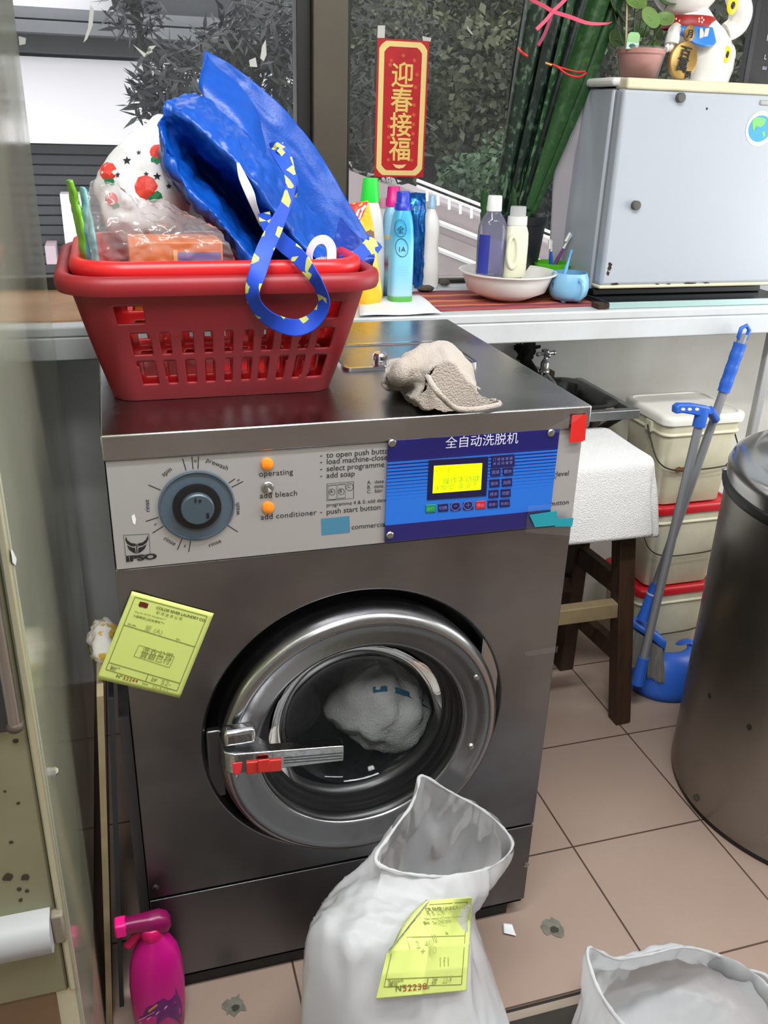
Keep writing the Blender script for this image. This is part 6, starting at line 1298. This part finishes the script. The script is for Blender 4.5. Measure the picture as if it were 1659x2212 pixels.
# ================================================================== left machine, boards, spray bottle, plastic bags
LX, LYF, LYB = -.092, -.325, .70
s_side = steel('mirror_side_steel', (206, 208, 184), .11, (3, 1.2, 60), .06, .02, stain=(1.6, (184, 186, 160), .42, .75)); s_side.node_tree.nodes['Principled BSDF'].inputs['Metallic'].default_value = .5
s_lf = M('greenish_steel_front', (150, 150, 122), .45, .55, var=(4, .18), bump=(8, .1))
lm = thing('dryer', 'tall greenish steel machine with a mirror-like side beside the washing machine', 'machine', (-.5, .2, 0))
g = G().box(-.95, LX, LYF, LYB, .28, 2.0); part('cabinet', g, s_side, lm, ang=30, bevel=.006, seg=3)
part('front_panel', G().box(-.93, LX-.012, LYF-.008, LYF+.002, .47, 1.98), s_lf, lm, bevel=.004)
part('corner_strip', G().box(LX-.012, LX-.001, LYF-.010, LYF+.006, .47, 1.98), M('pale_corner_steel', (196, 196, 168), .35, .6), lm, bevel=.003)
p = at(30, 1575, LYF-.02); part('door_panel', G().box(-.80, at(26, 1560, LYF-.02).x, LYF-.026, LYF-.006, p.z, 1.30), M('charcoal_door', (52, 52, 54), .35), lm, bevel=.004)
q0 = at(31, 1562, LYF-.03); g = G(); g.tube([V((q0.x, LYF-.03, q0.z-.002)), V((q0.x, LYF-.03, 1.28))], .0075, 12); part('door_handle', g, m_bolt, lm, ang=50); part('handle_end', G().ball((q0.x, LYF-.03, q0.z-.004), (.010, .010, .008), 14), M('brown_knob', (70, 58, 48), .5), lm)
a_, b2 = at(0, 1965, LYF-.02), at(118, 2045, LYF-.02); g = G(); prof = [(-.004, 0), (-.03, .002), (-.042, .014), (-.044, .030), (-.040, .046), (-.028, .054), (-.004, .056)]
g.loft([[V((x, LYF+dy, b2.z+dz)) for dy, dz in prof] for x in (-.93, b2.x)]); part('bottom_trim', g, M('grey_white_trim', (158, 160, 160), .5), lm, ang=50, label='rounded white bottom trim')
part('trim_end', G().box(b2.x, LX-.004, LYF-.02, LYF+.004, b2.z+.002, b2.z+.05), M('old_bracket', (120, 112, 96), .6), lm, bevel=.003)
part('base', G().box(-.93, LX-.006, LYF+.004, LYB-.01, 0.001, .281), M('pinkish_base', (176, 148, 132), .45, var=(5, .2)), lm, bevel=.004)
part('base_panel', G().box(-.93, LX-.03, LYF-.004, LYF+.004, 0.001, b2.z), M('brown_panel', (118, 92, 68), .6, var=(3, .2)), lm, ang=0)
pb_ = atx(110, 1667, LX); part('bolt', G().tube([pb_, pb_+V((.006, 0, 0)), pb_+V((.009, 0, 0))], [.006, .006, .003], 8), m_chrome, lm, ang=30)
rs2 = random.Random(8); m_sp = M('brown_speck', (58, 44, 26), .9)
for px, py, r in ((34, 1601, .004), (55, 1896, .006), (17, 1896, .007), (42, 1921, .0035), (10, 1710, .002), (40, 1735, .0025), (24, 1820, .003), (58, 1925, .003), (45, 1945, .003)):
    c_ = at(px, py, LYF-.0087); g = G(); fan(g, [c_+V((r*math.cos(a*PI/5)*(.6+.5*rs2.random()), 0, r*math.sin(a*PI/5)*(.6+.5*rs2.random()))) for a in range(10)]); part('rust_speck', g, m_sp, lm, ang=0)
for pts in ([(23, 1185), (28, 1190), (36, 1207), (34, 1222), (27, 1215)],):
    g = G(); fan(g, [atx(x, y_, LX+.0006) for x, y_ in pts]); part('paint_drip', g, m_white, lm, ang=0)
# thin boards slotted between the two machines
m_ply, m_ply2 = M('plywood_edge', (150, 136, 104), .8, var=(5, .3), stretch=(1, 1, 3)), M('dark_board', (42, 44, 46), .6)
def leaning(name, label, x0, x1, th, y0, y1, z1, mat, z0=0.0):
    g = G(); g.loft([[V((x0-th/2, y0, z0)), V((x0+th/2, y0, z0)), V((x0+th/2, y1, z0)), V((x0-th/2, y1, z0))], [V((x1-th/2, y0, z1)), V((x1+th/2, y0, z1)), V((x1+th/2, y1, z1)), V((x1-th/2, y1, z1))]]); return solo(name, g, mat, label, 'board', 'boards between the machines', ang=0)
p0, p1 = at(214, 1995, -.04), at(216, 1478, -.04)
leaning('plywood_board', 'thin plywood board standing in the gap between the two machines', p0.x-.006, p1.x-.002, .010, -.04, .10, .725, m_ply)
p0, p1 = at(243, 2000, .0), at(244, 1520, .0)
leaning('slate_board', 'dark blue-grey board beside the plywood in the gap', p0.x-.002, p1.x-.002, .008, 0.0, .12, .69, M('slate_board', (40, 46, 50), .5))
leaning('charcoal_board', 'dark grey board pressed against the washing machine side', -.0105, -.0105, .017, .012, .14, .64, M('charcoal_board', (62, 60, 62), .5, .2))
# printed cloth bag stuffed into the gap
g = G().ball(at(226, 1388, .10), (.026, .05, .034), 26); g.wrinkle(.010, 40, 5, True)
for v in g.bm.verts:
    if v.co.x < -.06: v.co.z += (-.06-v.co.x)*2.0
m_fl2 = M('floral_cloth', (226, 222, 214), .8, var=(42, .6), col2=(206, 168, 60), ramp=(.50, .54), bump=(40, .3))
solo('cloth_bag', g, m_fl2, 'crumpled white cloth with yellow print stuffed above the boards', 'cloth', ang=60)
# ---- pink spray bottle
SX, SY = at(340, 2150, -.10).x, -.055; ys = SY-.03; k = sc(340, 2150, ys)
SZ = lambda py, px=335: at(px, py, ys).z
pk = thing('trigger_bottle', 'magenta pink trigger spray bottle on the floor before the machine', 'bottle', (SX, SY, .0005))
m_mg = M('magenta_plastic', (196, 14, 128), .32, sss=.15); m_mgd = M('deep_magenta', (128, 10, 78), .3, sss=.1); m_hp = M('hot_pink', (238, 24, 134), .4)
g = G(); rings = []
for z, w, d_, sh in ((.0005, .038, .026, 0), (.004, .042, .030, 0), (SZ(2200), .047, .033, 0), (SZ(2150), .048, .034, .001), (SZ(2110), .045, .032, .002), (SZ(2085), .039, .029, .003), (SZ(2068), .030, .025, .004), (SZ(2054), .021, .020, .003), (SZ(2046), .0185, .0185, .002)):
    rings.append(sect(SX+sh, SY, z, w, d_, 2.3, 40))
g.loft(rings); bvp = g.bvh(); bd = part('bottle_body', g, m_mg, pk, ang=60)
zn = SZ(2046); g = G().lathe([(.0195, 0), (.020, .002), (.019, .022), (.0165, .024)], (SX+.001, SY, zn-.002), 30); part('screw_collar', g, M('crimson_collar', (200, 10, 96), .35), pk, ang=50)
ztop = at(300, 1978, SY).z; zm = ztop-.017; nx = at(262, 1992, SY).x
g = G(); rings = []
for t, hw, hz, dz in ((0, .012, .014, 0), (.25, .0125, .0145, 0), (.5, .0145, .017, -.002), (.75, .0165, .021, -.005), (.92, .013, .018, -.008), (1.0, .006, .009, -.010)):
    x = nx+.006+(SX+.028-nx)*t; rings.append([V((x, SY+hw*math.copysign(abs(math.cos(a))**.7, math.cos(a)), zm+dz+hz*math.copysign(abs(math.sin(a))**.7, math.sin(a)))) for a in [i*PI/12 for i in range(24)]])
g.loft(rings); part('spray_head', g, m_mgd, pk, ang=60)
g = G().loft([sect(SX+.0, SY, z, w, w*.9, 2.2, 24) for z, w in ((zn+.018, .0165), (zm-.014, .0175), (zm, .016))]); part('spray_neck', g, m_mgd, pk, ang=60)
part('nozzle', G().box(nx-.012, nx+.008, SY-.0125, SY+.0125, zm-.014, zm+.014), m_hp, pk, bevel=.004, seg=3, label='hot pink nozzle')
P_ = cat([V((nx+.034, SY, zm-.012)), V((nx+.024, SY, zm-.026)), V((nx+.012, SY, zm-.042)), V((nx+.004, SY, zm-.050))], 14); g = G(); g.tube(P_, [.0062]*12+[.006, .004], 10, flat=1.5); part('trigger', g, M('crimson_trigger', (176, 16, 78), .35), pk, ang=60)
def dk(name, pts, mat, eps=.0008): g = G(); lay(g, bvp, [at(x, y_, SY-.06) for x, y_ in pts], eps); part(name, g, mat, bd, ang=0)
dk('label_panel', [(300, 2200), (318, 2175), (350, 2158), (380, 2148), (402, 2160), (404, 2200), (390, 2211), (340, 2211)], M('purple_label', (98, 18, 104), .35))
for pts in ([(354, 2180), (360, 2175), (362, 2170), (356, 2174)], [(336, 2193), (342, 2187), (345, 2182), (338, 2187)], [(317, 2204), (323, 2199), (327, 2194), (320, 2198)], [(301, 2211), (306, 2208), (308, 2205), (303, 2207)]): dk('label_square', pts, M('pale_pink_print', (226, 170, 214), .5), .0013)
dk('label_name', [(320, 2182), (339, 2167), (341, 2171), (322, 2186)], M('amber_print', (206, 140, 60), .5), .0013)
dk('label_line', [(299, 2203), (334, 2184), (335, 2185), (300, 2205)], M('pale_pink_print', (226, 170, 214)), .0013)
# ---- white plastic bags on the lower floor
def plastic(name):
    m = bpy.data.materials.new(name); m.use_nodes = True; nt = m.node_tree; N = nt.nodes; L = nt.links; N.clear()
    o = N.new('ShaderNodeOutputMaterial'); di = N.new('ShaderNodeBsdfDiffuse'); di.inputs[0].default_value = lin((246, 247, 249)); tl = N.new('ShaderNodeBsdfTranslucent'); tl.inputs[0].default_value = lin((244, 246, 249))
    a = N.new('ShaderNodeMixShader'); a.inputs[0].default_value = .55; L.new(di.outputs[0], a.inputs[1]); L.new(tl.outputs[0], a.inputs[2])
    gs = N.new('ShaderNodeBsdfGlossy'); gs.inputs['Roughness'].default_value = .28; lw = N.new('ShaderNodeFresnel'); lw.inputs[0].default_value = 1.22
    b = N.new('ShaderNodeMixShader'); L.new(lw.outputs[0], b.inputs[0]); L.new(a.outputs[0], b.inputs[1]); L.new(gs.outputs[0], b.inputs[2]); L.new(b.outputs[0], o.inputs[0])
    t = N.new('ShaderNodeTexCoord'); n = N.new('ShaderNodeTexNoise'); n.inputs['Scale'].default_value = 30; n.inputs['Detail'].default_value = 5; L.new(t.outputs['Object'], n.inputs['Vector'])
    bp = N.new('ShaderNodeBump'); bp.inputs['Strength'].default_value = .12; bp.inputs['Distance'].default_value = .004; L.new(n.outputs[0], bp.inputs['Height'])
    for s in (di, tl, gs): L.new(bp.outputs[0], s.inputs['Normal'])
    return m
m_pb = plastic('white_polythene')
# rings run: mouth edge (10 points, clockwise seen from above, from the back tip), then down
mouth = [(912, 1676, -.085), (975, 1712, -.085), (1040, 1748, -.09), (1092, 1795, -.11), (1106, 1832, -.15), (1062, 1872, -.215), (985, 1890, -.25), (900, 1890, -.265), (812, 1862, -.255), (845, 1800, -.20), (885, 1745, -.15), (902, 1705, -.11)]
neck = [(880, 1800, -.075), (960, 1800, -.07), (1030, 1815, -.07), (1075, 1850, -.09), (1085, 1885, -.15), (1050, 1925, -.235), (985, 1938, -.275), (900, 1935, -.29), (815, 1915, -.275), (805, 1860, -.21), (835, 1820, -.14), (855, 1805, -.10)]
r3 = [(850, 1900, -.07), (950, 1900, -.065), (1000, 1910, -.07), (1025, 1940, -.10), (1022, 1970, -.16), (1010, 1990, -.255), (970, 2000, -.31), (890, 1998, -.335), (790, 1985, -.32), (725, 1945, -.25), (745, 1915, -.16), (800, 1905, -.10)]
r4 = [(850, 2000, -.09), (950, 2000, -.085), (1010, 2010, -.10), (1040, 2040, -.14), (1050, 2070, -.21), (1030, 2090, -.30), (970, 2105, -.365), (870, 2105, -.385), (755, 2090, -.365), (665, 2040, -.29), (690, 2010, -.20), (760, 2000, -.12)]
mouthV, neckV, r3V, r4V = [[at(*p) for p in r] for r in (mouth, neck, r3, r4)]
def base_ring(cx, cy_, w, d_, z): return [V((cx+w*math.cos(PI/2-2*PI*i/12), cy_+d_*math.sin(PI/2-2*PI*i/12), z)) for i in range(12)]
rings = [mouthV, neckV, r3V, r4V, base_ring(.392, -.325, .180, .150, .13), base_ring(.392, -.33, .180, .150, .05), base_ring(.392, -.33, .160, .135, .016), base_ring(.392, -.33, .10, .09, LOW+.001)]
g = G(); R = g.sheet(rings, 150, 130, cu=True); g.f(R[-1])
zt_ = .36
mk = lambda c: .35+.65*max(0, min(1, (c.z-.18)/.16))
g.wrinkle(.013, 6, 3, True, (1.2, 1.2, .3), mk); g.wrinkle(.005, 18, 8, True, (1.4, 1.4, .35), mk)
for v in g.bm.verts:
    v.co.y = min(v.co.y, -.0465 if v.co.z > .2 else -.03); v.co.z = max(v.co.z, LOW+.001)
bvb = g.bvh(); bagw = solo('plastic_bag', g, m_pb, 'large white plastic bag with an open mouth leaning on the washing machine', 'plastic bag', 'white plastic bags on the floor', ang=80)
# rolled, brighter hem of the mouth
def hem(par, ringV, r, n=120):
    P_ = cat(ringV, n, True); g = G(); g.tube(P_, [r*(1+.7*noise.noise(p*30)) for p in P_], 8, closed=True); g.wrinkle(.002, 50, 3); part('hem', g, m_pb, par, ang=80)
hem(bagw, mouthV, .0022)
# the bunched laundry inside keeps the bag full
g = G().ball((.392, -.325, .125), (.145, .120, .115), 30); g.wrinkle(.012, 9, 2)
for v in g.bm.verts: v.co.z = max(v.co.z, LOW+.006)
solo('folded_laundry', g, M('white_laundry', (226, 226, 228), .9), 'white laundry filling the large plastic bag before the washing machine', 'laundry', ang=80)
# second bag, open towards the camera
m2 = [(1270, 2050, -.30), (1330, 2070, -.29), (1400, 2062, -.275), (1475, 2046, -.265), (1540, 2060, -.27), (1600, 2090, -.285), (1668, 2122, -.32), (1690, 2260, -.43), (1600, 2330, -.50), (1480, 2330, -.52), (1380, 2250, -.47), (1300, 2150, -.37)]
mV = [at(*p) for p in m2]; cm = sum(mV, V())/12
rings = [mV, [p.lerp(V((cm.x, cm.y+.02, p.z)), .02)+V((0, .01, -.045)) for p in mV], base_ring(cm.x, cm.y, .185, .135, .115), base_ring(cm.x, cm.y, .19, .14, .05), base_ring(cm.x, cm.y, .15, .11, .012), base_ring(cm.x, cm.y, .03, .02, LOW+.001)]
# keep the ring order of base_ring in step with the mouth
def reorder(ring, ref):
    best = min(range(12), key=lambda s: sum((V((ring[(i+s) % 12].x, ring[(i+s) % 12].y))-V((ref[i].x, ref[i].y))).length for i in range(12))); return [ring[(i+best) % 12] for i in range(12)]
for i in (2, 3, 4, 5): rings[i] = reorder(rings[i], rings[1])
g = G(); R = g.sheet(rings, 140, 90, cu=True); g.f(R[-1]); g.wrinkle(.007, 7, 6, True, (1.2, 1.2, .3)); g.wrinkle(.004, 18, 4, True, (1.4, 1.4, .35))
for v in g.bm.verts:
    v.co.z = max(v.co.z, LOW+.001)
bag2 = solo('plastic_bag', g, m_pb, 'crumpled white plastic bag standing wide open at the edge of the dark mat', 'plastic bag', 'white plastic bags on the floor', ang=80); hem(bag2, mV, .003)
# laundry ticket stuck to the first bag
def ybag(u, v):
    px = (898+(1020-898)*u)*(1-v)+(812+(1008-812)*u)*v; py = (1943+(1938-1943)*u)*(1-v)+(2158+(2140-2158)*u)*v
    h = bvb.ray_cast(CAM, ray(px, py)); return h[0].y if h[0] else -.36
ys_ = [[ybag(i/4, j/4) for i in range(5)] for j in range(5)]
def ysm(u, v):
    # a sheet bent over the bag: quadratic fit of its surface, a little in front
    i = min(3, int(u*4)); j = min(3, int(v*4)); fu, fv = u*4-i, v*4-j
    y = (ys_[j][i]*(1-fu)+ys_[j][i+1]*fu)*(1-fv)+(ys_[j+1][i]*(1-fu)+ys_[j+1][i+1]*fu)*fv; return y-.014+.002*math.sin(u*5+v*3)
ticket('yellow laundry ticket with a folded corner on the white plastic bag', ((862, 1948), (1020, 1938), (1008, 2140), (812, 2158)), '52238', [('1  2  40', .25, .50, .008), ('10', .55, .46, .009), ('+ 10', .42, .58, .008), ('1 f 1', .66, .72, .010), ('22-9', .72, .90, .008)], ysm, flap=lambda u, v: u < .42-.80*v)
o = bpy.data.objects['laundry_ticket.001']
# its folded-back corner
def Sx(u, v, e):
    tl, tr, br, bl = (862, 1948), (1020, 1938), (1008, 2140), (812, 2158); px = (tl[0]*(1-u)+tr[0]*u)*(1-v)+(bl[0]*(1-u)+br[0]*u)*v; py = (tl[1]*(1-u)+tr[1]*u)*(1-v)+(bl[1]*(1-u)+br[1]*u)*v
    return at(px, py, ysm(u, v)-e)
g = G(); n = 12; A1, B1 = (.42, .0), (.02, .50); rows = []
for i in range(n+1):
    t = i/n; u, v = A1[0]+(B1[0]-A1[0])*t, A1[1]+(B1[1]-A1[1])*t; w = .20*math.sin(PI*min(1, .12+.95*t))*(1-.35*t); rows.append([Sx(u-.012, v, .0012), Sx(u-w*.10, v-.02*w, .012), Sx(u-w*.62, v-.05*w, .007)])
g.grid(rows); part('folded_corner', g, M('ticket_back', (226, 236, 150), .7), o, solid=.0003, ang=80)
finish_texts()
